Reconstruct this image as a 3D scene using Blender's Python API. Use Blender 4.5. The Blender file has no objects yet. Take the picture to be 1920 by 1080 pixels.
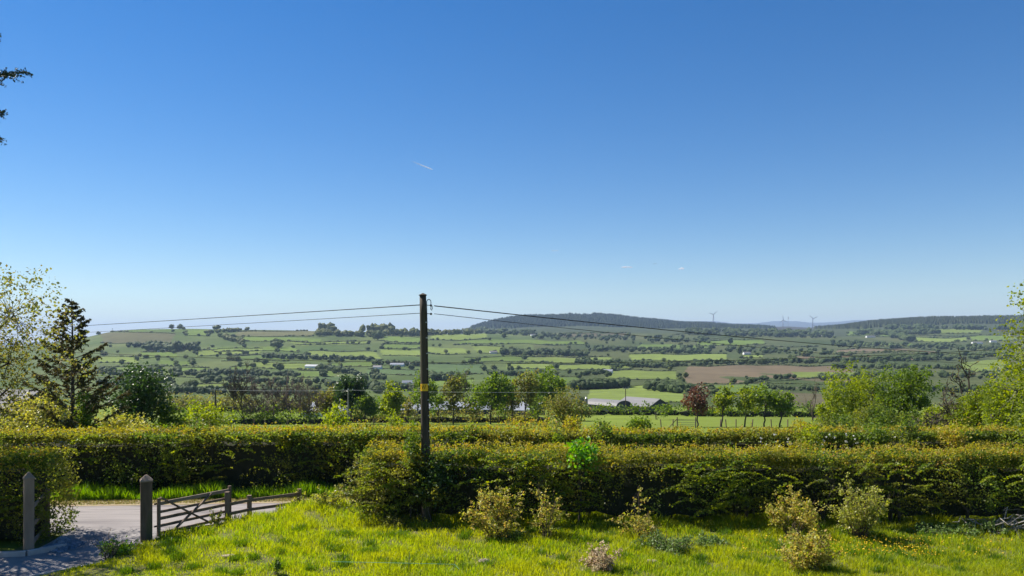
import bpy, math, random
import numpy as np

# ------------------------------------------------------------------ camera, sky, sun, exposure
F, HZ, CAMH = 1440.0, 640.0, 5.4          # focal length and eye level in photograph pixels, eye height in metres
SC = bpy.context.scene
COL = SC.collection
cam = bpy.data.cameras.new('camera'); cam_o = bpy.data.objects.new('camera', cam); COL.objects.link(cam_o)
cam.sensor_width = 36.0; cam.lens = 36.0 * F / 1920.0; cam.shift_y = 100.0 / 1920.0
cam.clip_start = 0.1; cam.clip_end = 120000
cam_o.location = (0, 0, CAMH); cam_o.rotation_euler = (math.radians(90), 0, 0)
SC.camera = cam_o

SUN_AZ = -66.0       # degrees from the view direction, to the left
SUN_EL = 50.0
w = bpy.data.worlds.new('World'); SC.world = w; w.use_nodes = True
nt = w.node_tree; nt.nodes.clear()
sky = nt.nodes.new('ShaderNodeTexSky'); sky.sky_type = 'NISHITA'; sky.sun_disc = False
sky.sun_elevation = math.radians(SUN_EL); sky.sun_rotation = math.radians(SUN_AZ)
sky.altitude = 200; sky.air_density = 1.0; sky.dust_density = 0.0; sky.ozone_density = 2.5
bg = nt.nodes.new('ShaderNodeBackground'); bg.inputs['Strength'].default_value = 0.064
out = nt.nodes.new('ShaderNodeOutputWorld')
hs = nt.nodes.new('ShaderNodeHueSaturation'); hs.inputs['Saturation'].default_value = 1.42; hs.inputs['Hue'].default_value = 0.507
nt.links.new(sky.outputs[0], hs.inputs['Color']); nt.links.new(hs.outputs[0], bg.inputs[0]); nt.links.new(bg.outputs[0], out.inputs[0])
sun = bpy.data.lights.new('sun', 'SUN'); sun.energy = 5.0; sun.angle = math.radians(0.53); sun.color = (1.0, 0.94, 0.84)
sun_o = bpy.data.objects.new('sun', sun); COL.objects.link(sun_o)
sun_o.location = (-40, 20, 60)
sun_o.rotation_euler = (math.radians(90 - SUN_EL), 0, math.radians(180 - SUN_AZ))
SC.view_settings.view_transform = 'Standard'; SC.view_settings.look = 'None'
SC.view_settings.exposure = 0.9; SC.view_settings.gamma = 1.0; SC.view_settings.use_curve_mapping = False
try:
    SC.cycles.volume_bounces = 0; SC.cycles.max_bounces = 6; SC.cycles.transmission_bounces = 4
    SC.cycles.diffuse_bounces = 3; SC.cycles.glossy_bounces = 2; SC.cycles.transparent_max_bounces = 8
except Exception:
    pass

# ------------------------------------------------------------------ mesh helpers
class MB:
    """collects vertices and faces, builds ONE mesh"""
    def __init__(s): s.V = []; s.F = []; s.n = 0
    def add(s, V, Fc):
        V = np.asarray(V, float).reshape(-1, 3)
        s.V.append(V)
        for f in (Fc if isinstance(Fc, list) else [Fc]):
            s.F.append(np.asarray(f, int) + s.n)
        s.n += len(V)
    def mesh(s, name, mat=None, smooth=False):
        me = bpy.data.meshes.new(name)
        V = np.concatenate(s.V)
        cnt = np.concatenate([np.full(len(f), f.shape[1]) for f in s.F])
        loops = np.concatenate([f.ravel() for f in s.F])
        me.vertices.add(len(V)); me.vertices.foreach_set('co', V.ravel())
        me.loops.add(len(loops)); me.loops.foreach_set('vertex_index', loops)
        me.polygons.add(len(cnt))
        st = np.zeros(len(cnt), int); st[1:] = np.cumsum(cnt)[:-1]
        me.polygons.foreach_set('loop_start', st)
        me.polygons.foreach_set('use_smooth', np.full(len(cnt), smooth))
        me.update(calc_edges=True)
        if mat: me.materials.append(mat)
        return me
    def build(s, name, mat=None, parent=None, smooth=False):
        return link(name, s.mesh(name, mat, smooth), parent)

def link(name, data, parent=None):
    o = bpy.data.objects.new(name, data); COL.objects.link(o)
    if parent is not None: o.parent = parent
    return o
def tag(o, label=None, cat=None, group=None, kind=None):
    if label: o['label'] = label
    if cat: o['category'] = cat
    if group: o['group'] = group
    if kind: o['kind'] = kind
    return o
def thing(name, loc, label, cat, group=None):
    o = link(name, None); o.location = loc
    o.empty_display_size = 0.2
    return tag(o, label, cat, group)

BOXF = [[0, 3, 2, 1], [4, 5, 6, 7], [0, 1, 5, 4], [1, 2, 6, 5], [2, 3, 7, 6], [3, 0, 4, 7]]
def box(mb, a, b):
    (x0, y0, z0), (x1, y1, z1) = a, b
    mb.add([(x0, y0, z0), (x1, y0, z0), (x1, y1, z0), (x0, y1, z0), (x0, y0, z1), (x1, y0, z1), (x1, y1, z1), (x0, y1, z1)], np.array(BOXF))
def beam(mb, p, q, wid, hei, up=(0, 0, 1), ch=0.12):
    """bevelled bar from p to q: an octagonal profile with chamfered edges"""
    p = np.array(p, float); q = np.array(q, float); d = q - p; d /= np.linalg.norm(d)
    s = np.cross(d, up); s /= np.linalg.norm(s); u = np.cross(s, d)
    c = ch * min(wid, hei); a, b = wid / 2, hei / 2
    prof = [(-a + c, -b), (a - c, -b), (a, -b + c), (a, b - c), (a - c, b), (-a + c, b), (-a, b - c), (-a, -b + c)]
    V = [p + s * x + u * y for x, y in prof] + [q + s * x + u * y for x, y in prof]
    k = 8
    mb.add(V, [np.array([[i, (i + 1) % k, k + (i + 1) % k, k + i] for i in range(k)]), np.array([list(range(k))[::-1], list(range(k, 2 * k))])])
def tube(mb, P, R, k=6, cap=True):
    P = np.asarray(P, float); n = len(P); R = np.broadcast_to(np.asarray(R, float), (n,))
    T = np.gradient(P, axis=0); T /= np.linalg.norm(T, axis=1)[:, None] + 1e-12
    ref = np.array([0.31, 0.95, 0.05]) if abs(T[0][2]) > 0.6 else np.array([0.0, 0.0, 1.0])
    A = np.cross(T, ref); A /= np.linalg.norm(A, axis=1)[:, None] + 1e-12; B = np.cross(T, A)
    th = np.arange(k) * 2 * math.pi / k
    V = P[:, None, :] + R[:, None, None] * (np.cos(th)[None, :, None] * A[:, None, :] + np.sin(th)[None, :, None] * B[:, None, :])
    i = np.arange(n - 1)[:, None] * k; j = np.arange(k)[None, :]; j2 = (j + 1) % k
    Fq = np.stack([i + j, i + j2, i + k + j2, i + k + j], -1).reshape(-1, 4)
    fs = [Fq]
    if cap and k > 2: fs.append(np.array([list(range(k))[::-1], list(range((n - 1) * k, n * k))]))
    mb.add(V.reshape(-1, 3), fs)
def unit(v): return v / (np.linalg.norm(v, axis=-1, keepdims=True) + 1e-12)
def leaves(mb, P, size, rng, up=0.5, wid=0.36, out=None):
    """one folded rhombic leaf at each point"""
    P = np.asarray(P, float); n = len(P)
    if n == 0: return
    nr = rng.normal(size=(n, 3)); nr[:, 2] += up
    if out is not None: nr += out
    nr = unit(nr)
    a = unit(np.cross(nr, rng.normal(size=(n, 3)))); b = np.cross(nr, a)
    s = (size * rng.uniform(0.6, 1.35, n))[:, None]
    V = np.stack([P - a * s * .5, P + b * s * wid + nr * s * .1 - a * s * .05, P + a * s * .5, P - b * s * wid + nr * s * .1 - a * s * .05], 1)
    mb.add(V.reshape(-1, 3), (np.arange(n)[:, None] * 4 + np.arange(4)[None, :]))
def around(C, r, n, rng, flat=1.0):
    """n points round each centre"""
    C = np.asarray(C, float)
    d = rng.normal(size=(len(C), n, 3)) * 0.55
    d[..., 2] *= flat
    return (C[:, None, :] + d * np.asarray(r, float).reshape(-1, 1, 1)).reshape(-1, 3)
def blades(mb, P, h, rng, w=0.008, lean=0.35):
    """curved grass blades, two segments"""
    n = len(P); az = rng.uniform(0, 2 * math.pi, n)
    hh = h * rng.uniform(0.5, 1.25, n); ww = w * rng.uniform(0.7, 1.4, n)
    s = np.stack([np.cos(az), np.sin(az), 0 * az], 1) * ww[:, None]
    la = rng.uniform(0, 2 * math.pi, n); ln = np.abs(rng.normal(size=n)) * lean * hh
    L = np.stack([np.cos(la), np.sin(la), 0 * la], 1) * ln[:, None]
    up = np.stack([0 * hh, 0 * hh, hh], 1)
    V = np.stack([P - s, P + s, P + L * .35 + up * .55 + s * .8, P + L * .35 + up * .55 - s * .8, P + L + up * .95], 1)
    i = np.arange(n)[:, None] * 5
    mb.add(V.reshape(-1, 3), [i + np.array([[0, 1, 2, 3]]), i + np.array([[3, 2, 4]])])

ICO = None
def ico(sub):
    global ICO
    if ICO is None: ICO = {}
    if sub not in ICO:
        import bmesh
        bm = bmesh.new(); bmesh.ops.create_icosphere(bm, subdivisions=sub, radius=1)
        bm.verts.ensure_lookup_table()
        ICO[sub] = (np.array([v.co[:] for v in bm.verts]), np.array([[v.index for v in f.verts] for f in bm.faces])); bm.free()
    return ICO[sub]
def blob(mb, c, r, rng, sub=1, rough=0.18):
    V, Fc = ico(sub)
    k = 1 + rng.uniform(-rough, rough, len(V))
    mb.add(np.asarray(c) + V * k[:, None] * np.asarray(r), Fc)

# ------------------------------------------------------------------ materials
def nodes(name):
    m = bpy.data.materials.new(name); m.use_nodes = True
    t = m.node_tree; t.nodes.clear()
    o = t.nodes.new('ShaderNodeOutputMaterial')
    return m, t, o
def ramp(t, fac, cols):
    r = t.nodes.new('ShaderNodeValToRGB'); e = r.color_ramp.elements
    while len(e) < len(cols): e.new(0.5)
    for i, c in enumerate(cols):
        e[i].position = i / max(1, len(cols) - 1); e[i].color = (*c, 1)
    t.links.new(fac, r.inputs[0]); return r.outputs[0]
def noise(t, scale, detail=4, space='Object', rough=0.55):
    tc = t.nodes.new('ShaderNodeTexCoord'); n = t.nodes.new('ShaderNodeTexNoise')
    n.inputs['Scale'].default_value = scale; n.inputs['Detail'].default_value = detail; n.inputs['Roughness'].default_value = rough
    t.links.new(tc.outputs[space], n.inputs['Vector']); return n.outputs['Fac']
def mixc(t, a, b, fac, mode='MIX'):
    m = t.nodes.new('ShaderNodeMix'); m.data_type = 'RGBA'; m.blend_type = mode
    for s, v in ((m.inputs[0], fac), (m.inputs[6], a), (m.inputs[7], b)):
        if hasattr(v, 'is_output'): t.links.new(v, s)
        elif isinstance(v, (int, float)): s.default_value = v
        else: s.default_value = (*v, 1)
    return m.outputs[2]
def leafmat(name, cols, trans=0.42, rough=0.42, spec=0.5, patch=None, pscale=0.8, glow=1.7):
    """leaf: gloss on top, light through the blade; colour varies leaf by leaf"""
    m, t, o = nodes(name)
    g = t.nodes.new('ShaderNodeNewGeometry')
    c = ramp(t, g.outputs['Random Per Island'], cols)
    if patch:
        f = t.nodes.new('ShaderNodeMapRange'); f.inputs[1].default_value = .42; f.inputs[2].default_value = .62
        t.links.new(noise(t, pscale, 3), f.inputs[0])
        c = mixc(t, c, patch, f.outputs[0])
    if name.startswith('far'):
        oi = t.nodes.new('ShaderNodeObjectInfo'); c = mixc(t, c, ramp(t, oi.outputs['Random'], [(.75, .85, .9), (1.3, 1.25, .9), (.95, 1.0, 1.1), (1.6, 1.35, 1.0)]), 1.0, 'MULTIPLY')
    p = t.nodes.new('ShaderNodeBsdfPrincipled'); p.inputs['Roughness'].default_value = rough
    p.inputs['Specular IOR Level'].default_value = spec
    tr = t.nodes.new('ShaderNodeBsdfTranslucent')
    hs = t.nodes.new('ShaderNodeHueSaturation'); hs.inputs['Saturation'].default_value = 1.15; hs.inputs['Value'].default_value = glow; hs.inputs['Hue'].default_value = 0.492
    mx = t.nodes.new('ShaderNodeMixShader'); mx.inputs[0].default_value = trans
    t.links.new(c, p.inputs['Base Color']); t.links.new(c, hs.inputs['Color']); t.links.new(hs.outputs[0], tr.inputs[0])
    t.links.new(p.outputs[0], mx.inputs[1]); t.links.new(tr.outputs[0], mx.inputs[2]); t.links.new(mx.outputs[0], o.inputs[0])
    return m
def surf(name, cols, scale=4, rough=0.8, bump=0.3, bscale=None, metal=0.0, detail=5, spec=0.3, stretch=None):
    m, t, o = nodes(name)
    p = t.nodes.new('ShaderNodeBsdfPrincipled'); p.inputs['Roughness'].default_value = rough; p.inputs['Metallic'].default_value = metal
    p.inputs['Specular IOR Level'].default_value = spec
    tc = t.nodes.new('ShaderNodeTexCoord'); mp = t.nodes.new('ShaderNodeMapping')
    if stretch: mp.inputs['Scale'].default_value = stretch
    t.links.new(tc.outputs['Object'], mp.inputs[0])
    def nz(s):
        n = t.nodes.new('ShaderNodeTexNoise'); n.inputs['Scale'].default_value = s; n.inputs['Detail'].default_value = detail
        t.links.new(mp.outputs[0], n.inputs['Vector']); return n.outputs['Fac']
    mr = t.nodes.new('ShaderNodeMapRange'); mr.inputs[1].default_value = .3; mr.inputs[2].default_value = .7
    t.links.new(nz(scale), mr.inputs[0])
    t.links.new(ramp(t, mr.outputs[0], cols), p.inputs['Base Color'])
    if bump:
        b = t.nodes.new('ShaderNodeBump'); b.inputs['Strength'].default_value = bump; b.inputs['Distance'].default_value = 0.02
        t.links.new(nz(bscale or scale * 6), b.inputs['Height']); t.links.new(b.outputs[0], p.inputs['Normal'])
    t.links.new(p.outputs[0], o.inputs[0]); return m

M = {}
M['hedge'] = leafmat('hedge_leaf', [(.04, .07, .014), (.065, .11, .02), (.11, .155, .028), (.06, .10, .02), (.19, .22, .04)], .56, .45, .35, glow=2.3, patch=(.15, .155, .03), pscale=.55)
M['tips'] = leafmat('new_growth_leaf', [(.24, .29, .03), (.36, .36, .04), (.44, .25, .08), (.28, .33, .035), (.40, .33, .06), (.22, .27, .03), (.38, .19, .07)], .48, .5, .3, patch=(.31, .28, .045), pscale=.5)
M['fresh'] = leafmat('fresh_leaf', [(.13, .18, .018), (.20, .25, .025), (.26, .28, .03), (.16, .22, .022)], .5, .45, .3, glow=2.0, patch=(.13, .17, .025), pscale=.6)
M['mid'] = leafmat('mid_green_leaf', [(.06, .11, .016), (.10, .155, .024), (.15, .20, .03), (.08, .13, .02)], .48, .45, .3, glow=2.0)
M['dark'] = leafmat('dark_leaf', [(.02, .045, .012), (.035, .07, .016), (.055, .095, .022)], .35, .4, .4)
M['gold'] = leafmat('golden_leaf', [(.33, .33, .05), (.42, .39, .08), (.26, .29, .045), (.5, .46, .16)], .42, .45, .45)
M['copper'] = leafmat('copper_leaf', [(.11, .045, .03), (.17, .065, .04), (.13, .09, .04), (.09, .04, .03)], .4, .45, .4)
M['olive'] = leafmat('olive_leaf', [(.13, .15, .03), (.19, .20, .045), (.16, .13, .04), (.11, .14, .03)], .48, .45, .3, glow=1.9)
M['bud'] = leafmat('budding_leaf', [(.36, .34, .055), (.46, .41, .11), (.22, .28, .035), (.44, .30, .10), (.28, .33, .05)], .5, .45, .4)
M['budpink'] = leafmat('pinkish_bud_leaf', [(.45, .32, .22), (.36, .28, .17), (.5, .4, .26), (.34, .31, .14)], .35, .5, .3)
M['budgreen'] = leafmat('yellow_green_bud_leaf', [(.28, .32, .045), (.38, .38, .07), (.20, .25, .035), (.42, .37, .12)], .42, .42, .45)
M['bright'] = leafmat('bright_chestnut_leaf', [(.11, .27, .02), (.16, .34, .025), (.09, .22, .018)], .5, .38, .5)
M['silver'] = leafmat('silvery_weed_leaf', [(.11, .18, .04), (.16, .24, .06), (.09, .15, .035), (.21, .28, .09)], .4, .45, .45)
M['needle'] = leafmat('needle', [(.03, .045, .015), (.06, .065, .02), (.12, .09, .03), (.075, .07, .022)], .3, .5, .3)
M['needle_blue'] = leafmat('dark_needle', [(.012, .03, .02), (.02, .04, .022), (.03, .045, .02)], .1, .5, .3)
M['grass'] = leafmat('lawn_grass', [(.13, .205, .012), (.19, .27, .015), (.245, .30, .02), (.09, .16, .012), (.30, .29, .05), (.15, .225, .014)], .5, .5, .3, patch=(.25, .275, .024), pscale=.45, glow=2.5)
M['verge'] = leafmat('verge_grass', [(.09, .19, .012), (.14, .26, .016), (.19, .30, .02)], .5, .42, .4)
M['tuft'] = leafmat('tuft_grass', [(.06, .12, .014), (.09, .16, .018), (.12, .19, .02)], .5, .45, .35)
M['dry'] = leafmat('dry_grass', [(.25, .20, .08), (.20, .18, .06), (.17, .19, .04)], .35, .6, .2)
M['flower'] = leafmat('yellow_petal', [(.75, .50, .02), (.8, .6, .05)], .35, .5, .3, glow=1.2)
M['blossom'] = leafmat('white_blossom', [(.75, .75, .7), (.65, .66, .6)], .3, .5, .3, glow=1.1)
M['far'] = leafmat('far_foliage', [(.055, .08, .026), (.075, .105, .034), (.10, .13, .042), (.065, .09, .03)], .25, .7, .15, patch=(.085, .105, .04), pscale=.09, glow=1.3)
M['farhedge'] = leafmat('far_hedge_foliage', [(.055, .075, .03), (.07, .09, .036), (.085, .10, .04)], .15, .7, .15, glow=1.2)
M['farcon'] = leafmat('far_conifer', [(.028, .045, .024), (.036, .055, .03), (.046, .064, .034)], .05, .8, .1, glow=1.1)
M['bark'] = surf('bark', [(.05, .04, .03), (.10, .085, .065)], 3, .9, .8, 20, stretch=(1, 1, .25))
M['barkpale'] = surf('pale_bark', [(.14, .12, .10), (.30, .28, .25)], 4, .9, .8, 20, stretch=(1, 1, .4))
M['stemwood'] = surf('shrub_stem', [(.06, .045, .03), (.10, .075, .05)], 4, .9, 0)
M['twig'] = surf('twig', [(.10, .075, .055), (.17, .13, .10)], 2, .9, 0)
M['core'] = surf('shaded_twigs', [(.018, .022, .010), (.035, .035, .018)], 6, .95, .8, 18)  # twig brown darkened to hold the shade inside the hedges
M['wood'] = surf('weathered_wood', [(.13, .09, .06), (.20, .14, .10), (.09, .065, .045)], 3, .85, .5, 40, stretch=(1, 1, .15))
M['woodpost'] = surf('mossy_post_wood', [(.075, .052, .032), (.13, .09, .058), (.075, .08, .03)], 4, .85, .6, 30, stretch=(1, 1, .2))
M['woodgrey'] = surf('grey_wood', [(.19, .14, .10), (.28, .215, .16)], 5, .85, .5, 40, stretch=(1, 1, .2))
M['pole'] = surf('creosoted_pole', [(.035, .028, .02), (.07, .055, .038), (.06, .065, .03)], 5, .8, .6, 40, stretch=(1, 1, .08))
M['asphalt'] = surf('asphalt', [(.15, .135, .135), (.22, .20, .195), (.27, .245, .235), (.21, .19, .185)], 1.3, .9, .6, 60, detail=9, stretch=(.22, 1.6, 1))
M['drive'] = surf('drive_asphalt', [(.16, .145, .14), (.20, .185, .18), (.27, .25, .24), (.22, .20, .19)], 1.0, .9, .7, 60, detail=9)
M['kerb'] = surf('concrete_kerb', [(.34, .31, .28), (.45, .42, .39)], 5, .9, .5, 50)
M['stone'] = surf('pale_stone', [(.26, .20, .15), (.38, .31, .24)], 9, .9, .8, 30)
M['slate'] = surf('blue_gravel', [(.09, .12, .15), (.20, .25, .30)], 12, .8, .5, 40)
M['soil'] = surf('lawn_soil', [(.06, .07, .018), (.10, .11, .025), (.13, .11, .045)], 2.5, .95, .6, 25)
M['dirt'] = surf('roadside_dirt', [(.24, .17, .12), (.30, .24, .15), (.22, .20, .08)], 3, .95, .6, 30)
M['black'] = surf('black_cable', [(.012, .012, .014), (.02, .02, .022)], 5, .5, 0)
M['palewire'] = surf('pale_wire', [(.45, .45, .45), (.5, .5, .5)], 5, .5, 0)
M['metal'] = surf('galvanised_metal', [(.35, .36, .37), (.45, .46, .47)], 8, .45, .2, metal=.6)
M['yellow'] = surf('yellow_sign', [(.75, .42, .01), (.8, .47, .02)], 3, .5, 0)
M['white'] = surf('white_wall', [(.68, .67, .64), (.78, .77, .74)], .6, .85, 0)
M['roofgrey'] = surf('grey_sheet_roof', [(.15, .145, .145), (.20, .195, .19)], .5, .6, .2, stretch=(1, .2, 1))
M['roofdark'] = surf('dark_slate_roof', [(.05, .05, .058), (.085, .085, .095)], 1.5, .7, .4)
M['rooflight'] = surf('pale_sheet_roof', [(.20, .215, .25), (.27, .285, .32)], .6, .5, .1)
M['barnwall'] = surf('dark_barn_wall', [(.035, .04, .048), (.055, .06, .07)], .7, .7, .2)
M['render'] = surf('grey_render', [(.35, .34, .33), (.42, .41, .40)], 1, .9, .2)
M['turbine'] = surf('backlit_turbine', [(.22, .23, .25), (.27, .28, .3)], .1, .5, 0)  # grey carries the turbines' backlit silhouette shade in its colour
M['green_string'] = surf('green_string', [(.10, .35, .25), (.13, .4, .3)], 5, .6, 0)
M['cane'] = surf('bamboo_cane', [(.16, .13, .06), (.24, .2, .1)], 5, .7, 0)
M['rail_green'] = surf('green_rail', [(.10, .12, .08), (.16, .18, .12)], 5, .8, .2)

# ------------------------------------------------------------------ terrain
def px2u(px): return (px - 960.0) / F
ROWS = []
def row(Y, pts, as_y=True):
    xs = np.array([p[0] for p in pts], float); v = np.array([p[1] for p in pts], float)
    z = CAMH + (HZ - v) / F * Y if as_y else v
    g = np.arange(-2600, 4601, 8.0); t = np.interp(g, xs, z)
    k = np.exp(-0.5 * (np.arange(-12, 13) / 2.6) ** 2); k /= k.sum()
    t = np.convolve(np.pad(t, 12, mode='edge'), k, 'valid')
    ROWS.append((Y, g, t))
for Y, z in ((-80, -.06), (0, -.06), (29, -.06), (40, -.55), (60, -2.4), (115, -7.35), (200, -13.9), (260, -18.0), (400, -26.5)): row(Y, [(0, z)], False)
row(600, [(-2000, 737), (0, 737), (800, 736), (1090, 726), (1280, 724), (1500, 728), (1920, 728), (4000, 726)])
row(900, [(-2000, 704), (0, 702), (700, 703), (1000, 700), (1300, 692), (1600, 694), (1920, 694)])
row(1300, [(-2000, 690), (0, 674), (200, 668), (500, 664), (800, 668), (1000, 671), (1300, 670), (1920, 670)])
row(1700, [(-2000, 690), (0, 658), (150, 646), (220, 640), (500, 637), (800, 643), (1000, 648), (1300, 653), (1600, 656), (1920, 652)])
row(2100, [(-2000, 690), (-400, 684), (0, 653), (100, 643), (150, 636), (200, 622), (240, 616.5), (320, 617), (450, 618), (600, 620), (800, 626), (900, 630), (1000, 633), (1300, 638), (1600, 642), (1920, 637), (3000, 634)])
row(2600, [(-2000, 700), (0, 672), (200, 655), (500, 644), (800, 630), (900, 624), (1100, 621), (1300, 622), (1500, 627), (1600, 627), (1700, 621), (1800, 619), (1920, 619), (3000, 616)])
row(3400, [(-2000, 700), (0, 672), (800, 636), (860, 628), (900, 622), (1000, 614), (1200, 615), (1400, 617), (1500, 619), (1560, 616), (1620, 609), (1700, 602), (1800, 599), (1920, 598), (3000, 592)])
row(4500, [(-2000, 690), (0, 664), (800, 634), (860, 622), (900, 611), (950, 599), (985, 595), (1030, 595), (1072, 588.5), (1120, 592), (1180, 598.5), (1250, 605), (1320, 609), (1400, 614), (1500, 618), (1700, 620), (1920, 615), (3000, 610)])
row(6000, [(-2000, 670), (0, 656), (900, 640), (1200, 616), (1300, 612), (1480, 614), (1600, 616), (1920, 620), (3000, 620)])
row(9500, [(0, 645), (1920, 640)])
row(18000, [(-2000, 640), (0, 642), (900, 636), (1200, 616), (1280, 605), (1330, 600.5), (1370, 607), (1400, 608.5), (1470, 600.5), (1530, 607), (1620, 599.5), (1700, 604), (1920, 618), (3000, 630)])
row(23000, [(0, 650)])
RY = np.array([r[0] for r in ROWS], float)
RT = np.array([r[2] for r in ROWS])
def gz(X, Y):
    X = np.asarray(X, float); Y = np.asarray(Y, float); sh = np.broadcast(X, Y).shape
    X = np.broadcast_to(X, sh).ravel(); Y = np.broadcast_to(Y, sh).ravel()
    px = 960 + F * X / np.maximum(Y, 30.0)
    gi = np.clip((px + 2600) / 8.0, 0, RT.shape[1] - 1.001); i0 = gi.astype(int); fr = gi - i0
    k = np.clip(np.searchsorted(RY, Y, 'right') - 1, 0, len(RY) - 2)
    val = lambda r: RT[r, i0] * (1 - fr) + RT[r, i0 + 1] * fr
    n = len(RY)
    z0, z1 = val(k), val(k + 1); zm = val(np.maximum(k - 1, 0)); zp = val(np.minimum(k + 2, n - 1))
    h = RY[k + 1] - RY[k]; hm = np.maximum(RY[k] - RY[np.maximum(k - 1, 0)], 1e-3); hp = np.maximum(RY[np.minimum(k + 2, n - 1)] - RY[k + 1], 1e-3)
    d = (z1 - z0) / h; dm = np.where(k > 0, (z0 - zm) / hm, d); dp = np.where(k + 2 < n, (zp - z1) / hp, d)
    lim = lambda a, b: np.where(a * b > 0, 2 * a * b / (a + b + np.where(a + b == 0, 1, 0)), 0)
    m0, m1 = lim(dm, d), lim(d, dp)
    t = np.clip((Y - RY[k]) / h, 0, 1)
    z = (2 * t**3 - 3 * t**2 + 1) * z0 + (t**3 - 2 * t**2 + t) * h * m0 + (-2 * t**3 + 3 * t**2) * z1 + (t**3 - t**2) * h * m1
    amp = np.clip((Y - 130) / 900, 0, 1) * 1.6 * np.clip(Y / 1500, .3, 4)
    z = z + amp * (np.sin(X / 97 + Y / 210) * .5 + np.sin(X / 41 - Y / 133 + 1) * .3 + np.sin(X / 230 + Y / 77) * .35)
    return z.reshape(sh)
_G = np.geomspace(34, 20000, 1500); _HC = {}
def hit(px, py):
    """distance of the ground seen at a pixel"""
    key = int(round(px / 2))
    if key not in _HC:
        z = gz(px2u(key * 2) * _G, _G); y = HZ - (z - CAMH) * F / _G
        _HC[key] = np.minimum.accumulate(y)
    i = int(np.argmax(_HC[key] <= py))
    return float(_G[i]) if _HC[key][i] <= py else None
def W(px, py, Y): return np.array([px2u(px) * Y, Y, CAMH + (HZ - py) / F * Y])

# fields traced as (x0, x1, top, bottom, colour)
G1, G2, G3, BL, BR, HE = (.10, .15, .035), (.13, .175, .045), (.085, .13, .035), (.07, .11, .045), (.132, .108, .072), (.095, .09, .055)
FIELDS = [(455, 600, 633, 642, G1), (550, 690, 640, 646, G2), (400, 560, 651, 660, G1), (575, 715, 659, 673, G2), (715, 790, 646, 655, G1), (720, 792, 657, 668, G2),
 (718, 792, 632, 643, G1), (800, 915, 626, 637, G2), (855, 1100, 638, 646, G1), (803, 878, 651, 663, G2), (893, 943, 650, 662, G2), (872, 985, 670, 679, G1), (990, 1160, 670, 680, G2),
 (955, 1180, 683, 693, G2), (1188, 1355, 664, 677, G2), (1140, 1275, 696, 712, G2), (1090, 1290, 724, 757, G2), (483, 575, 680, 692, G2), (550, 630, 695, 707, G1),
 (615, 705, 680, 688, G1), (690, 792, 693, 704, BL), (803, 905, 682, 702, BL), (345, 390, 617, 630, G1), (365, 482, 655, 666, G2), (262, 325, 661, 672, G1), (180, 255, 669, 682, G2),
 (335, 392, 689, 698, G1), (362, 425, 720, 732, G2), (200, 300, 690, 700, G1), (300, 360, 676, 686, G1), (420, 545, 668, 677, G3), (430, 480, 688, 698, G1),
 (190, 325, 624, 645, (.098, .10, .052)), (437, 590, 621, 631, (.10, .105, .05)), (200, 345, 616, 623, G3), (1285, 1610, 686, 720, BR), (1488, 1610, 697, 709, G2), (1430, 1560, 712, 765, HE), (1710, 1840, 617, 626, G2), (1635, 1690, 625, 632, G1),
 (1590, 1640, 622, 630, G1), (1714, 1806, 632, 641, G2), (1815, 1900, 630, 640, G1), (1804, 1890, 677, 697, G2), (1310, 1440, 638, 648, G1), (1390, 1425, 667, 673, G2), (1060, 1180, 625, 632, HE), (1190, 1330, 646, 656, G3),
 (1560, 1760, 655, 662, BR), (1600, 1700, 644, 650, G1), (590, 700, 706, 716, BL), (800, 890, 712, 724, G1), (700, 790, 722, 736, G1), (930, 1085, 706, 720, G3), (1480, 1720, 668, 676, BR), (1330, 1450, 722, 740, G3)]
rf = np.random.default_rng(5)
QUADS = []
for (x0, x1, y0, y1, c) in FIELDS:
    s = rf.uniform(-.12, .12) * (y1 - y0); sl = rf.uniform(-.08, .08, 2) * (x1 - x0)
    QUADS.append((np.array([(x0 + sl[0], y0 - s), (x1 + sl[1], y0 + s), (x1, y1 + s), (x0, y1 - s)], float), np.array(c)))
def warp(px, py): return 5 * np.sin(py / 7 + px / 90), (1.1 * np.sin(px / 37 + 1) + .7 * np.sin(px / 14.5 + py / 9)) * np.clip((py - 612) / 30, .3, 1)
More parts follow.
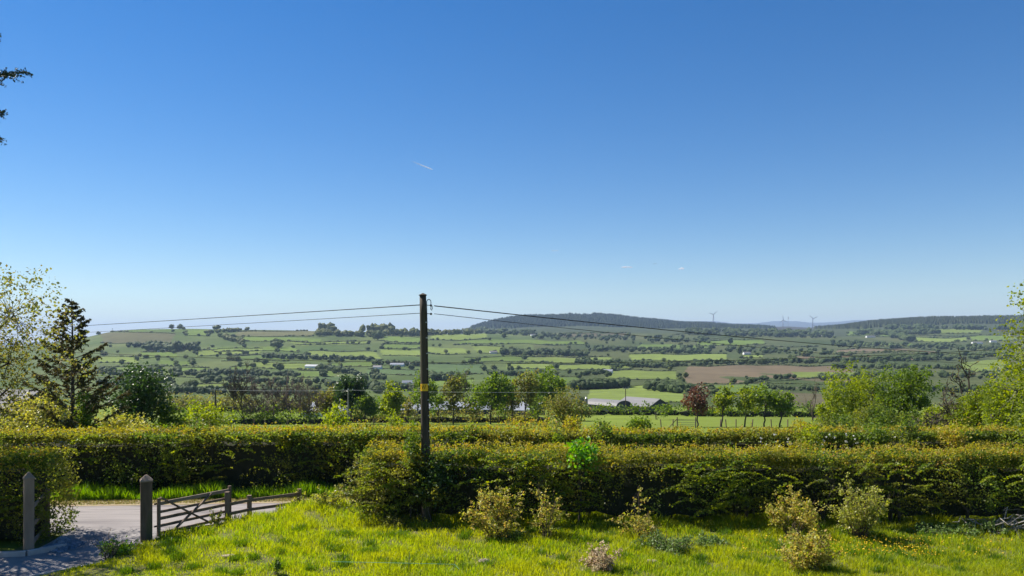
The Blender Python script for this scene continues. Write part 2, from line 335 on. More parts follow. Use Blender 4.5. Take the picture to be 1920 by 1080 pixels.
def make_terrain():
    pxs = np.unique(np.concatenate([np.linspace(-1900, -120, 70), np.linspace(-120, 2040, 640), np.linspace(2040, 3800, 70)]))
    Ys = np.concatenate([np.linspace(-80, 30, 12)[:-1], np.geomspace(30, 380, 60)[:-1], np.geomspace(380, 2700, 250)[:-1], np.geomspace(2700, 6500, 60)[:-1], np.geomspace(6500, 23000, 30)])
    PX, YY = np.meshgrid(pxs, Ys); XX = px2u(PX) * np.maximum(YY, 30.0); ZZ = gz(XX, YY)
    nR, nC = PX.shape
    i = np.arange(nR - 1)[:, None] * nC; j = np.arange(nC - 1)[None, :]
    Fq = np.stack([i + j, i + j + 1, i + nC + j + 1, i + nC + j], -1).reshape(-1, 4)
    mb = MB(); mb.add(np.stack([XX, YY, ZZ], -1).reshape(-1, 3), Fq)
    # land use colour: pasture, rough grass, moor
    Cc = np.empty((nR, nC, 3)); Cc[:] = (.075, .105, .036)
    n = np.sin(XX / 130 + YY / 190) + np.sin(XX / 61 - YY / 88 + 2) + np.sin(XX / 29 + YY / 301)
    Cc += (n[..., None] * .006) * np.array([1.2, 1, .5])
    Cc[PX > 1000] *= np.array([.86, .78, .95])
    near = YY < 330
    Cc[near] = (.125, .17, .03)
    mo = YY > 2450; Cc[mo] = (.05, .066, .036)
    moh = YY > 3800; Cc[moh] = (.05, .05, .042)
    far = YY > 9000; Cc[far] = (.06, .07, .05)
    PYs = HZ - (ZZ - CAMH) * F / np.maximum(YY, 1)
    wx, wy = warp(PX, PYs); PXw, PYs = PX + wx, PYs + wy
    for Q, c in QUADS:
        m = (YY > 330) & (YY < 3000)
        for a in range(4):
            p, q = Q[a], Q[(a + 1) % 4]
            m &= ((q[0] - p[0]) * (PYs - p[1]) - (q[1] - p[1]) * (PXw - p[0])) >= 0
        if c[0] > c[1] * 1.05: m &= (n + .8 * np.sin(XX / 17 + YY / 31)) > -1.5
        Cc[m] = c * rf.uniform(.88, 1.1)
    me = mb.mesh('terrain', None, True)
    at = me.color_attributes.new('land_use', 'FLOAT_COLOR', 'POINT')
    at.data.foreach_set('color', np.concatenate([Cc.reshape(-1, 3), np.ones((nR * nC, 1))], 1).ravel())
    m, t, o = nodes('pasture')
    a = t.nodes.new('ShaderNodeAttribute'); a.attribute_name = 'land_use'
    v = noise(t, .009, 9, rough=.68); v2 = noise(t, .06, 8, rough=.7)
    c = mixc(t, a.outputs['Color'], ramp(t, v, [(.35, .4, .4), (.75, .75, .72), (1.05, 1, .95), (1.3, 1.25, 1.15), (1.5, 1.35, 1.2)]), 1.0, 'MULTIPLY')
    c = mixc(t, c, ramp(t, v2, [(.35, .4, .4), (.8, .8, .8), (1.2, 1.2, 1.15), (1.5, 1.45, 1.3)]), .8, 'MULTIPLY')
    p = t.nodes.new('ShaderNodeBsdfPrincipled'); p.inputs['Roughness'].default_value = .95; p.inputs['Specular IOR Level'].default_value = .05
    t.links.new(c, p.inputs['Base Color']); t.links.new(p.outputs[0], o.inputs[0])
    me.materials.append(m)
    tag(link('terrain', me), kind='structure')
make_terrain()

# ------------------------------------------------------------------ near ground: drive, road, verge, lawn
def lawnz(x, y):
    x = np.asarray(x, float); y = np.asarray(y, float)
    return .05 + .10 * np.clip((x + 10.2) / 3, 0, 1) + .14 * np.exp(-((x + 5.8) ** 2 / 3 + (y - 23.6) ** 2 / 2)) + .03 * np.sin(x * 1.7 + y) * np.sin(y * 1.3 - x * .4)
def sheet(name, pts, z, mat, n=1):
    mb = MB(); P = [(x, y, z) for x, y in pts]
    mb.add(P, np.array([list(range(len(P)))])); return tag(mb.build(name, mat), kind='structure')
road_far = [(-60, 24.4), (-14, 25.15), (-6, 25.8), (18, 27.0), (60, 28.4)]
road_near = [(60, 25.2), (18, 24.9), (-4, 24.6), (-6.4, 24.5), (-8.4, 23.0), (-10.1, 21.6), (-12.9, 21.7), (-60, 21.2)]
sheet('road', road_far + road_near, .004, M['asphalt'])
sheet('driveway', [(-12.6, 21.9), (-9.6, 21.9), (-9.75, 20.7), (-9.85, 18.6), (-10.95, 17.6), (-13, 12), (-20, 12), (-20, 19.2), (-12.3, 19.3), (-12.4, 20.6)], .0085, M['drive'])
sheet('roadside_dirt', [(-60, 25.6), (-14, 25.95), (-6, 26.4), (18, 27.6), (60, 29.0)] + [(x, y - .05) for x, y in road_far[::-1]], .0125, M['dirt'])
LAWN = np.array([(-10.9, 17.5), (-9.85, 18.5), (-9.72, 19.6), (-9.5, 20.9), (-8.3, 22.55), (-6.5, 24.1), (-4.5, 24.5), (18, 24.6), (32, 24.6), (32, 8), (-12.5, 8), (-12.2, 13)])
def inpoly(x, y, P):
    r = np.zeros(np.shape(x), bool)
    for (x0, y0), (x1, y1) in zip(P, np.roll(P, -1, 0)):
        c = (y0 > y) != (y1 > y)
        r ^= c & (x < (x1 - x0) * (y - y0) / (y1 - y0 + 1e-12) + x0)
    return r
def make_lawn():
    mb = MB(); gx, gy = np.meshgrid(np.linspace(-13, 32, 181), np.linspace(8, 24.8, 85))
    z = lawnz(gx, gy); ins = inpoly(gx, gy, LAWN); z = np.where(ins, z, -.03)
    i = np.arange(84)[:, None] * 181; j = np.arange(180)[None, :]
    mb.add(np.stack([gx, gy, z], -1).reshape(-1, 3), np.stack([i + j, i + j + 1, i + 182 + j, i + 181 + j], -1).reshape(-1, 4))
    lw = tag(mb.build('lawn', M['soil'], smooth=True), kind='structure')
    rg = np.random.default_rng(11)
    N = 330000
    y = 16.6 + (24.5 - 16.6) * rg.uniform(0, 1, N) ** 1.25; x = rg.uniform(-.72, .74, N) * y
    k = inpoly(x, y, LAWN); x, y = x[k], y[k]
    # tufts: density and height vary in patches
    f = np.sin(x * 2.3 + np.sin(y * 1.9) * 1.4) * np.sin(y * 2.9 + np.sin(x * 1.3)) + .5 * np.sin(x * 6.1 + y * 4.3)
    k = rg.uniform(0, 1, len(x)) < .62 + .3 * f
    x, y, f = x[k], y[k], f[k]
    front = np.clip((19.3 - y) / 1.4, 0, 1) * np.clip((-3 - x) / 5, 0, 1)
    h = (.15 + .05 * f) * (1 - .65 * front) * (1 + .5 * np.clip((y - 20.6) / 1.5, 0, 1))
    mb = MB(); P = np.stack([x, y, lawnz(x, y) - .015], 1)
    blades(mb, P, h, rg, .0075, .45)
    tag(mb.build('lawn_grass', M['grass']), 'long sunlit yellow-green grass of the unmown lawn', 'grass', kind='stuff')
    # dark green tufts
    mb = MB(); n = 150
    cx = rg.uniform(-9, 14, n); cy = rg.uniform(17.2, 21.5, n)
    P = around(np.stack([cx, cy, 0 * cx], 1), .16, 130, rg); P[:, 2] = lawnz(P[:, 0], P[:, 1]) - .01
    P = P[inpoly(P[:, 0], P[:, 1], LAWN)]
    blades(mb, P, np.full(len(P), .19), rg, .007, .5)
    tag(mb.build('grass_tufts', M['tuft']), 'darker green grass tufts scattered over the lawn', 'grass', kind='stuff')
make_lawn()
def make_verge():
    rg = np.random.default_rng(12); N = 42000
    x = rg.uniform(-22, 18, N); fy = np.interp(x, [-60, -14, -6, 18, 60], [25.75, 26.05, 26.55, 27.7, 29.1])
    y = fy + rg.uniform(0, 1, N) ** 1.3 * .95
    f = np.sin(x * 1.7 + 1) + .6 * np.sin(x * 4.1); k = rg.uniform(0, 1, N) < .75 + .2 * f
    x, y, f = x[k], y[k], f[k]
    mb = MB(); blades(mb, np.stack([x, y, 0 * x - .06], 1), .42 + .10 * f, rg, .012, .35)
    tag(mb.build('verge_grass', M['verge']), 'tall lush green grass on the far road verge', 'grass', kind='stuff')
    N = 15000; x = rg.uniform(-22, 0, N); y = np.interp(x, [-60, -14, -6, 18], [24.4, 25.15, 25.8, 27.0]) + .15 + rg.uniform(0, .75, N)
    mb = MB(); blades(mb, np.stack([x, y, 0 * x], 1), np.full(N, .06), rg, .01, .8)
    tag(mb.build('dry_verge_grass', M['dry']), 'short dry straw-coloured grass at the road edge', 'grass', kind='stuff')
make_verge()
# kerbs
def kerb(name, pts, mat, hgt, wid, seg):
    root = link(name, None); tag(root, kind='structure')
    pts = np.array(pts, float)
    for a, b in zip(pts[:-1], pts[1:]):
        L = np.linalg.norm(b - a); n = max(1, int(round(L / seg)))
        for i in range(n):
            p = a + (b - a) * (i + .012) / n; q = a + (b - a) * (i + .988) / n
            mb = MB(); beam(mb, (*p, hgt / 2), (*q, hgt / 2), wid, hgt); mb.build('kerb_stone', mat, root)
kerb('driveway_kerb', [(-20, 18.6), (-14, 19.0), (-12.2, 19.3), (-11.6, 20.0)], M['kerb'], .14, .12, .92)
kerb('lawn_kerb', [(-12.6, 12.0), (-12.3, 14.8), (-11.0, 17.45), (-9.95, 18.55)], M['kerb'], .075, .08, .9)

# ------------------------------------------------------------------ hedges
def hedge(name, label, a, b, wid, hgt, seed, dens=1.0, leaf=.075, tipn=1.0, z0=0.0, bare=0.0, layered=0.0, cat='hedge', bump=.12, slope=.12, shoulder=1.0):
    rg = np.random.default_rng(seed)
    a = np.array(a, float); b = np.array(b, float); L = np.linalg.norm(b - a); d = (b - a) / L; nrm = np.array([-d[1], d[0]])
    if nrm[1] > 0: nrm = -nrm                  # towards the camera
    c = (a + b) / 2
    t = thing(name, (c[0], c[1], z0), label, cat)
    def loc(s, w_, z):                          # along, across (+ = camera side), height -> local coordinates
        p = (a - c)[None, :] + np.outer(s, d) + np.outer(w_, nrm)
        return np.stack([p[:, 0], p[:, 1], z], 1)
    def lump(s, z): return bump * (np.sin(s * 2.1 + z * 1.7 + seed) * .6 + np.sin(s * 5.3 - z * 3.1) * .35 + np.sin(s * .8 + z * 4.4 + 1) * .5 + np.sin(s * .31 + seed) * .3)
    # solid dark core added to block light, standing in for the shaded inside
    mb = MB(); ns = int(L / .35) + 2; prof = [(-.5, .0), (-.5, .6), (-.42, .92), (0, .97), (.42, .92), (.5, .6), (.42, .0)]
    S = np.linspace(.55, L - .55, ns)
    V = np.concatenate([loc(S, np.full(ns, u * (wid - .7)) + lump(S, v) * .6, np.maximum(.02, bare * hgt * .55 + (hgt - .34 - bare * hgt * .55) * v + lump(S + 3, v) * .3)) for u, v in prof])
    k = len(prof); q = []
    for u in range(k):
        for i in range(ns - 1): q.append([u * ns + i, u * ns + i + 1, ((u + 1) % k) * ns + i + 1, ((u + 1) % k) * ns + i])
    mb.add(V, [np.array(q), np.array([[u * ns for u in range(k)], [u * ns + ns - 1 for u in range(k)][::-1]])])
    mb.build('shade_core', M['core'], t)
    # leaf clumps over the faces
    mb = MB()
    def face(n, side):
        s = rg.uniform(0, L, n)
        z = hgt * (bare + (1 - bare) * rg.uniform(0, 1, n) ** .8)
        w_ = side * (wid / 2 + lump(s, z) + slope * (1 - 1.55 * np.abs(z / hgt - .35)) - np.abs(rg.normal(size=n)) * .1)
        return loc(s, w_, z)
    n = int(L * hgt * 42 * dens)
    C = face(n, 1)
    keep = rg.uniform(0, 1, n) < .6 + .6 * np.sin(C[:, 0] * 2.3 + C[:, 2] * 2.2 + seed) * np.sin(C[:, 2] * 3.7 + C[:, 0] * 1.1) + .3 * np.sin(C[:, 0] * .9 + seed)
    leaves(mb, around(C[keep], .15, 11, rg), leaf, rg, .5)
    leaves(mb, around(face(int(n * .3), -1), .16, 8, rg), leaf * 1.3, rg, .5)
    nt_ = int(L * wid * 34 * dens); s = rg.uniform(0, L, nt_); w_ = rg.uniform(-.5, .5, nt_) * wid
    C = loc(s, w_, hgt - .06 + lump(s, w_ * 2) * .45 - np.abs(rg.normal(size=nt_)) * .05)
    leaves(mb, around(C, .13, 10, rg, .5), leaf, rg, .7)
    m = int(L * 26 * dens)
    for sd in (1, 1, -1):
        s = rg.uniform(0, L, m); C = loc(s, sd * (wid / 2 - .05 + lump(s, np.full(m, hgt))), hgt - .16 + rg.normal(size=m) * .07)
        leaves(mb, around(C, .12, 8, rg), leaf, rg, .6)
    for e in (0, L):
        m = int(wid * hgt * 50 * dens); C = loc(np.full(m, e) + rg.normal(size=m) * .08, rg.uniform(-.5, .5, m) * wid, hgt * (bare + (1 - bare) * rg.uniform(0, 1, m)))
        leaves(mb, around(C, .15, 11, rg), leaf, rg, .5)
    if layered:                                 # hanging sprays reaching out of the face
        m = int(L * 24 * layered); ms = MB()
        for i in range(m):
            s0 = rg.uniform(0, L)
            if rg.uniform() > .6 + .5 * math.sin(s0 * 1.3 + seed): continue
            zz = hgt * rg.uniform(.3, .98); ln = rg.uniform(.3, .8)
            u = np.linspace(0, 1, 9); sg = rg.choice([-1, 1])
            C = loc(s0 + sg * u * ln, wid / 2 + .02 + slope * .6 + u * .42 * rg.uniform(.3, 1), zz + .12 * u - .22 * u ** 2 + lump(np.full(9, s0), zz) * .2)
            leaves(ms if rg.uniform() < .6 else mb, around(C, .055, 8, rg, .4), leaf, rg, 1.2)
        ms.build('spray', M['fresh'], t)
    mb.build('foliage', M['hedge'], t)
    # new growth: tips over the top and down the shoulder
    mb = MB(); m = int(L * wid * 150 * tipn * dens); s = rg.uniform(0, L, m); w_ = rg.uniform(-.5, .5 if shoulder > .5 else .36, m) * wid
    k = rg.uniform(0, 1, m) < .75 + .3 * np.sin(s * 1.1 + seed); s, w_ = s[k], w_[k]
    C = loc(s, w_, hgt + .02 + lump(s, w_ * 2) * .45 + np.abs(rg.normal(size=len(s))) * .055)
    leaves(mb, around(C, .05, 3, rg, 1.2), leaf * .85, rg, .4)
    m = int(L * 55 * tipn * dens * shoulder) + 2; s = rg.uniform(0, L, m); z = hgt * (1 - np.abs(rg.normal(size=m)) * .13)
    z = np.maximum(z, hgt * .4); C = loc(s, wid / 2 + .05 + lump(s, z), z)
    leaves(mb, around(C, .08, 4, rg), leaf * .9, rg, .6)
    m = int(L * 5); s = np.repeat(rg.uniform(0, L, m), 7); w_ = np.repeat(rg.uniform(-.5, .5, m) * wid, 7); hs_ = np.repeat(rg.uniform(.06, .26, m), 7) * np.tile(np.linspace(.1, 1, 7), m)
    leaves(mb, around(loc(s, w_, hgt + hs_ + lump(s, w_ * 2) * .45), .03, 2, rg), leaf * .9, rg, .4)
    mb.build('new_growth', M['tips'], t)
    if bare:
        mb = MB()
        for i in range(int(L * 2.2)):
            s0 = rg.uniform(.1, L - .1); w0 = rg.uniform(-.3, .38) * wid
            for j in range(rg.integers(1, 4)):
                P = loc(np.array([s0, s0 + rg.normal() * .06, s0 + rg.normal() * .22]), np.array([w0, w0 + rg.normal() * .05, w0 + rg.normal() * .2]), np.array([-.05, .45, 1.15]) * hgt / 2.1)
                tube(mb, P, [.035, .028, .016], 5)
        tag(mb.build('stems', M['bark'], t), kind='stuff')
    return t
hedge('clipped_hedge', 'long clipped hedge with orange-yellow top along the back of the lawn', (-4.3, 22.95), (17.5, 22.4), 1.2, 2.12, 1, 1.45, .064, 1.0, .02, .28, 1.0, bump=.3, slope=.5)
hedge('roadside_hedge', 'tall dark hedge on the far side of the road', (-25, 27.25), (0.5, 28.4), 1.3, 2.2, 2, 1.15, .08, .8, -.08, 0, .25, shoulder=.25)
hedge('roadside_hedge', 'far roadside hedge seen as a dark strip above the clipped lawn hedge', (0.6, 28.5), (24, 29.3), 1.1, 2.08, 3, 1.0, .09, .7, -.08, shoulder=.03, slope=0)
hedge('gateway_hedge', 'short thick hedge beside the left gatepost', (-20, 21.0), (-12.55, 21.25), 1.5, 2.3, 4, 1.2, .07, 1.1, 0, 0, .5)

# ------------------------------------------------------------------ trees and shrubs
def crown_points(rg, cen, rad, lobes, lay, leaf, tight=1.0, fill=.25):
    """lobes on an ellipsoid; twig-tip clusters on each lobe; leaves round each tip"""
    d = unit(rg.normal(size=(lobes, 3))); d[:, 2] = d[:, 2] * .9 + .05
    LC = cen + d * rad * rg.uniform(.35, .68, (lobes, 1)); LR = np.stack([rad * rg.uniform(.34, .58) for _ in range(lobes)])
    area = math.pi * rad[0] * rad[2]
    n = int(lay * area / (.36 * leaf * leaf)); per = 14
    K = max(12, n // per); li = rg.integers(0, lobes, K)
    u = unit(rg.normal(size=(K, 3))); u[:, 2] += .15
    C = LC[li] + u * LR[li] * (1 - np.abs(rg.normal(size=(K, 1))) * fill)
    return LC, C, around(C, tight * (leaf * 1.9 + .16 * LR[li].mean(1) * .6), per, rg)
def limb(mb, p, q, r0, r1, rg, n=5, k=5, wob=.07):
    u = np.linspace(0, 1, n)[:, None]; p = np.asarray(p); q = np.asarray(q)
    P = p + (q - p) * u + rg.normal(size=(n, 3)) * wob * np.linalg.norm(q - p) * u * (1 - u) * 2
    tube(mb, P, np.linspace(r0, r1, n), k); return P
def tree(name, label, px, Y, top, wpx, mat, seed, lay=3.2, leaf=None, zb=.22, lobes=11, group=None, cat='tree', bark='bark', tr=None, z0=None, tight=1.0, fill=.25, twigs=26, flat=.95, crown_extra=None, stems=1, lean=0.0):
    rg = np.random.default_rng(seed)
    X = px2u(px) * Y; g = float(gz(X, Y)) if z0 is None else z0
    H = CAMH + (HZ - top) / F * Y - g; R = wpx / F * Y / 2; leaf = leaf or max(.06, Y * .0032)
    t = thing(name, (X, Y, g), label, cat, group)
    cz0 = H * zb; cen = np.array([lean, 0, (cz0 + H) / 2]); rad = np.array([R, R * flat, (H - cz0) / 2])
    LC, C, P = crown_points(rg, cen, rad, lobes, lay, leaf, tight, fill)
    mb = MB(); tr = tr or max(.03, H * .022)
    for s in range(stems):
        o = np.array([rg.normal() * .25 * R if stems > 1 else 0, rg.normal() * .2 * R if stems > 1 else 0, -.12])
        top_ = np.array([lean * .6 + o[0] * 1.2, o[1], cz0 + (H - cz0) * .42])
        tp = limb(mb, o, top_, tr, tr * .55, rg, 7, 7, .05)
        for c in LC[s::stems]:
            st = tp[rg.integers(3, 7)]; lp = limb(mb, st, c, tr * .45, tr * .15, rg, 5, 5)
            for j in rg.integers(0, len(C), 3): pass
        near = C[rg.integers(0, len(C), twigs)]
        for c in near:
            k = np.argmin(((LC - c) ** 2).sum(1)); limb(mb, LC[k], c, max(tr * .07, .006), max(tr * .03, .004), rg, 4, 3)
    mb.build('trunk', M[bark], t, smooth=True)
    mb = MB(); leaves(mb, P, leaf, rg, .5); mb.build('crown', M[mat], t)
    return t
def bare_tree(name, label, px, Y, top, seed, spread=.5, depth=5, group=None, leafmat_=None, tr=None, mat='twig', lead=.12, up=.10, rmin=.0024):
    rg = np.random.default_rng(seed); X = px2u(px) * Y; g = float(gz(X, Y)); H = CAMH + (HZ - top) / F * Y - g
    t = thing(name, (X, Y, g), label, 'tree', group); mb = MB(); ends = []; tr = tr or H * .019
    def rec(p, d, L, r, k):
        n = 4; P = [p]
        for i in range(3):
            d = unit(d + rg.normal(size=3) * .16 + np.array([0, 0, up])); P.append(P[-1] + d * L / 3)
        tube(mb, P, np.linspace(r, r * .62, 4), 6 if k > 3 else 4 if k > 1 else 3, False)
        if k == 0: ends.append(P[-1]); return
        for i in range(3):
            nd = unit(d + rg.normal(size=3) * (spread if i else lead)); s = P[rg.integers(1, 4)] if i else P[-1]
            rec(s, nd, L * (rg.uniform(.55, .8) if i else .82), max(r * (.5 if i else .68), H * rmin), k - 1)
    rec(np.array([0, 0, -.12]), np.array([0, 0, 1.0]), H * .24, tr, depth + 1)
    allv = np.concatenate(mb.V); f = H / allv[:, 2].max()
    mb.V = [v * np.array([1, 1, f]) for v in mb.V]
    mb.build('branches', M[mat], t)
    if leafmat_:
        m2 = MB(); leaves(m2, around(np.array(ends)[::2] * np.array([1, 1, f]), .3, 3, rg), Y * .0019, rg); m2.build('young_leaves', M[leafmat_], t)
    return t
def shrub(name, label, px, Y, base, top, wpx, mat, seed, nst=14, per=9, leaf=.055, open_=.3, group=None, z0=None, legs=.15, cat='shrub', stem='stemwood', fill=12):
    """many-stemmed shrub: arching stems carrying leaves from part-way up"""
    rg = np.random.default_rng(seed); X = px2u(px) * Y; g = float(lawnz(X, Y)) - .02 if z0 is None else z0
    H = CAMH + (HZ - top) / F * Y - g; R = wpx / F * Y / 2
    t = thing(name, (X, Y, g), label, cat, group); ms, ml = MB(), MB()
    for i in range(nst):
        az = rg.uniform(0, 2 * math.pi); rr = R * math.sqrt(rg.uniform(0, 1)); hh = H * rg.uniform(.5, 1.08) * (1 - .35 * (rr / R) ** 2)
        e = np.array([math.cos(az) * rr, math.sin(az) * rr, hh]); b = e * np.array([.22, .22, 0]) + np.array([0, 0, -.03])
        u = np.linspace(0, 1, 7)[:, None]; P = b + (e - b) * np.concatenate([u ** 1.5, u ** 1.5, u], 1) + rg.normal(size=(7, 3)) * .02
        tube(ms, P, np.linspace(.012, .003, 7), 4)
        for j in range(per):
            s = rg.uniform(min(.85, legs + .12), 1); k = min(5, int(s * 6)); p0 = P[k] + (P[k + 1] - P[k]) * (s * 6 - k)
            d = unit(rg.normal(size=3) + np.array([math.cos(az), math.sin(az), .5]) * .5); ln = R * open_ * rg.uniform(.5, 1.2)
            q = p0 + d * ln; tube(ms, [p0, (p0 + q) / 2 + [0, 0, .02], q], [.005, .004, .002], 3, False)
            C = p0 + (q - p0) * np.linspace(.25, 1, 4)[:, None]
            leaves(ml, around(C, leaf * .8, max(2, fill // 4), rg), leaf, rg, .5)
    ms.build('stems', M[stem], t); ml.build('leaves', M[mat], t)
    return t
def spruce(name, label, px, Y, top, rad_px, mat, seed, z0=None, prof=None, droop=.25, nb=46, dens=1.0, leaf=.06, kz=(.12, .99), group=None, X=None, H=None, lean=0, rise=0.0, vs=.35):
    rg = np.random.default_rng(seed); X = px2u(px) * Y if X is None else X
    g = float(gz(X, Y)) if z0 is None else z0; H = H or CAMH + (HZ - top) / F * Y - g; R = rad_px / F * Y
    t = thing(name, (X, Y, g), label, 'tree', group); ms, ml = MB(), MB()
    tube(ms, np.stack([np.sin(np.linspace(0, 3, 9)) * .06, np.zeros(9), np.linspace(-.12, H, 9)], 1), np.linspace(H * .017, .012, 9), 8)
    for i in range(nb):
        f = kz[0] + (kz[1] - kz[0]) * (i + rg.uniform(-.4, .4)) / nb; f = min(max(f, .05), .985)
        L = (prof(f) if prof else (1 - f) ** .8) * R * rg.uniform(.65, 1.15) + .1; az = i * 2.4 + rg.normal() * .3
        d = np.array([math.cos(az), math.sin(az), 0]); u = np.linspace(0, 1, 8)
        zz = H * f + rise * L * u - droop * L * u + (droop * 1.15) * L * u ** 2.2
        P = np.outer(u * L, d); P[:, 2] = zz; P[:, :2] += rg.normal(size=(8, 2)) * .02
        tube(ms, P, np.linspace(.012 + .012 * L, .005, 8), 4, False)
        m = int((8 + 15 * L) * dens)
        for j in range(m):
            s = rg.uniform(.22, 1) ** .8; k = min(6, int(s * 7)); p0 = P[k] + (P[k + 1] - P[k]) * (s * 7 - k)
            sd = np.array([-d[1], d[0], 0]) * rg.choice([-1, 1]); dd = unit(sd * rg.uniform(.3, 1) + d * .7 + np.array([0, 0, rg.uniform(-vs, vs * .8)]))
            ln = (.12 + .3 * L * (1 - s * .7) * .6) * rg.uniform(.5, 1.1)
            C = p0 + dd * ln * np.linspace(.05, 1, 5)[:, None]
            leaves(ml, around(C, .03, 4, rg), leaf, rg, .2, .2)
    ms.build('trunk', M['bark'], t); ml.build('needles', M[mat], t)
    return t

# trees close by at the edges of the frame
tree('hawthorn_tree', 'sparse leafy tree overhanging the left edge above the gateway hedge', -118, 20.7, 425, 500, 'olive', 21, lay=1.2, leaf=.085, zb=.2, lobes=26, tight=.62, twigs=420, tr=.15, z0=0, bark='bark')
spruce('spruce_tree', 'thin conifer with ragged upswept branches left of the dark round tree', 134, 34, 560, 98, 'needle', 22, droop=.12, rise=.5, vs=.8, nb=84, dens=.75, leaf=.11, prof=lambda f: min(1, (1 - f) * 1.35) ** .9)
spruce('tall_spruce_tree', 'tall dark spruce at the left edge with only branch tips in view', 0, 18, 0, 205, 'needle_blue', 23, z0=0, X=-14.9, H=17.4, droop=.2, nb=130, leaf=.07, kz=(.6, .99), dens=1.0, vs=.6, rise=.05, prof=lambda f: min(1, (1 - f) * 3.2) * (.95 + .08 * math.exp(-((f - .67) / .04) ** 2) + .1 * math.exp(-((f - .78) / .012) ** 2)))
tree('birch_tree', 'leafy tree with pale trunk at the right edge of the lawn', 1996, 21, 440, 270, 'fresh', 24, lay=1.6, leaf=.08, zb=.1, lobes=30, tight=.62, twigs=420, tr=.13, z0=.1, bark='barkpale')

# garden trees behind the far hedge, left
tree('golden_bush', 'broad yellow-leaved bush lit by sun beyond the road at left', 55, 33, 738, 185, 'gold', 31, lay=3, zb=.0, lobes=16, cat='bush', leaf=.11)
tree('golden_hedge_bush', 'low clipped golden bush between the spruce and dark round tree', 228, 37, 768, 96, 'gold', 32, lay=3.5, zb=.0, lobes=12, cat='bush', leaf=.11, flat=.6)
tree('ivy_column', 'narrow ivy-clad column at the foot of the thin conifer', 158, 33.6, 728, 34, 'mid', 33, lay=3.2, zb=.0, lobes=9, cat='bush', leaf=.11)
tree('laurel_tree', 'dense dark green round tree left of the bare trees', 262, 45, 676, 122, 'dark', 34, lay=4.2, zb=.02, lobes=18, leaf=.16)
tree('garden_shrub', 'small dark shrub at the right foot of the dense dark round tree', 322, 46, 745, 60, 'mid', 35, lay=3.5, zb=.0, lobes=8, cat='bush')
tree('hawthorn_bush', 'rounded mid green bush right of the dark round tree', 385, 50, 747, 92, 'fresh', 36, lay=3, zb=.02, lobes=11, cat='bush', stems=3)

# bare trees
bare_tree('ash_tree', 'tallest leafless tree with open branches, left of the bare thicket', 458, 128, 674, 41, .5, 5, rmin=.0042, tr=.17, mat='bark')
for i, (px, tp, sp) in enumerate(((487, 700, .45), (513, 700, .45), (543, 695, .5), (570, 699, .5), (593, 704, .45))):
    bare_tree('bare_tree', ['first leafless tree right of the tallest bare tree', 'second leafless tree right of the tallest bare tree', 'middle leafless tree of the brown thicket', 'fourth leafless tree of the brown thicket, before the pale shed', 'last leafless tree of the brown thicket, beside the pale shed'][i], px, 128 + (i % 3) * 3, tp, 50 + i, sp + .25, 5, rmin=.0042, tr=.14, group='bare thicket trees')
bare_tree('gnarled_tree', 'nearly leafless gnarled tree standing behind the big shrubs at right', 1775, 48, 652, 61, .7, 5, leafmat_='olive', tr=.2, lead=.45, up=.05, mat='bark', rmin=.0042)
bare_tree('slim_bare_tree', 'slim leafless tree between the copper tree group and big right shrubs', 1524, 150, 702, 62, .4, 4)
bare_tree('slim_bare_tree', 'thin bare stem of a tree just left of the utility pole', 757, 135, 715, 63, .25, 3, tr=.12)
bare_tree('airy_tree', 'thinly leafed tall tree behind the large green tree right of the pole', 884, 175, 683, 64, .45, 5, leafmat_='mid')

# the belt of trees round the farm
TT = [
 ('hawthorn_tree', 'yellow-green rounded tree left of the dark evergreen tree', 612, 140, 725, 62, 'olive', 3, .1),
 ('evergreen_tree', 'dark evergreen tree with domed top in the middle distance', 657, 130, 699, 50, 'dark', 4.5, .05),
 ('willow_tree', 'grey-green tree just right of the dark evergreen tree', 685, 128, 735, 42, 'mid', 3, .15),
 ('lime_tree', 'upright yellow-green tree with two tiers left of the pole', 734, 126, 706, 48, 'fresh', 2.6, .12),
 ('sycamore_tree', 'tree with spreading crown standing directly behind the pole', 793, 128, 703, 58, 'mid', 1.6, .2),
 ('sycamore_tree', 'slender light green tree just right of the pole', 850, 128, 708, 46, 'olive', 1.7, .2),
 ('sycamore_tree', 'large round green tree in front of the long silver roof', 920, 126, 694, 72, 'mid', 3, .2),
 ('ash_tree', 'slim thin-leafed tree right of the large round green tree', 960, 128, 716, 36, 'olive', 1.2, .25),
 ('ash_tree', 'brownish green open tree before the pale glasshouse roof', 985, 130, 694, 52, 'olive', 1.6, .2),
 ('sycamore_tree', 'broad domed tree behind the pale bush in the centre', 1028, 150, 690, 88, 'mid', 2.6, .15),
 ('beech_tree', 'copper red-leaved tree at the left end of the field trees', 1308, 112, 727, 52, 'copper', 2.4, .3),
 ('field_tree', 'bright green tree beside the copper tree', 1353, 113, 723, 46, 'fresh', 2.2, .32),
 ('field_tree', 'yellow-green tree with bare trunk in the middle of the field trees', 1396, 112, 724, 46, 'fresh', 2.2, .34),
 ('field_tree', 'green wind-shaped tree, second from right of the field trees', 1433, 112, 722, 50, 'mid', 2.4, .34),
 ('field_tree', 'green spreading tree at the right end of the field trees', 1462, 111, 728, 48, 'mid', 2.4, .34)]
for i, (nm, lb, px, Y, tp, wp, mt, ly, zb) in enumerate(TT):
    tree(nm, lb, px, Y, tp, wp * 1.1, mt, 100 + i, lay=ly * 1.9, zb=zb * .75, lobes=9, tight=.6, fill=.12, lean=(.5 if nm == 'field_tree' else 0), tr=.13)
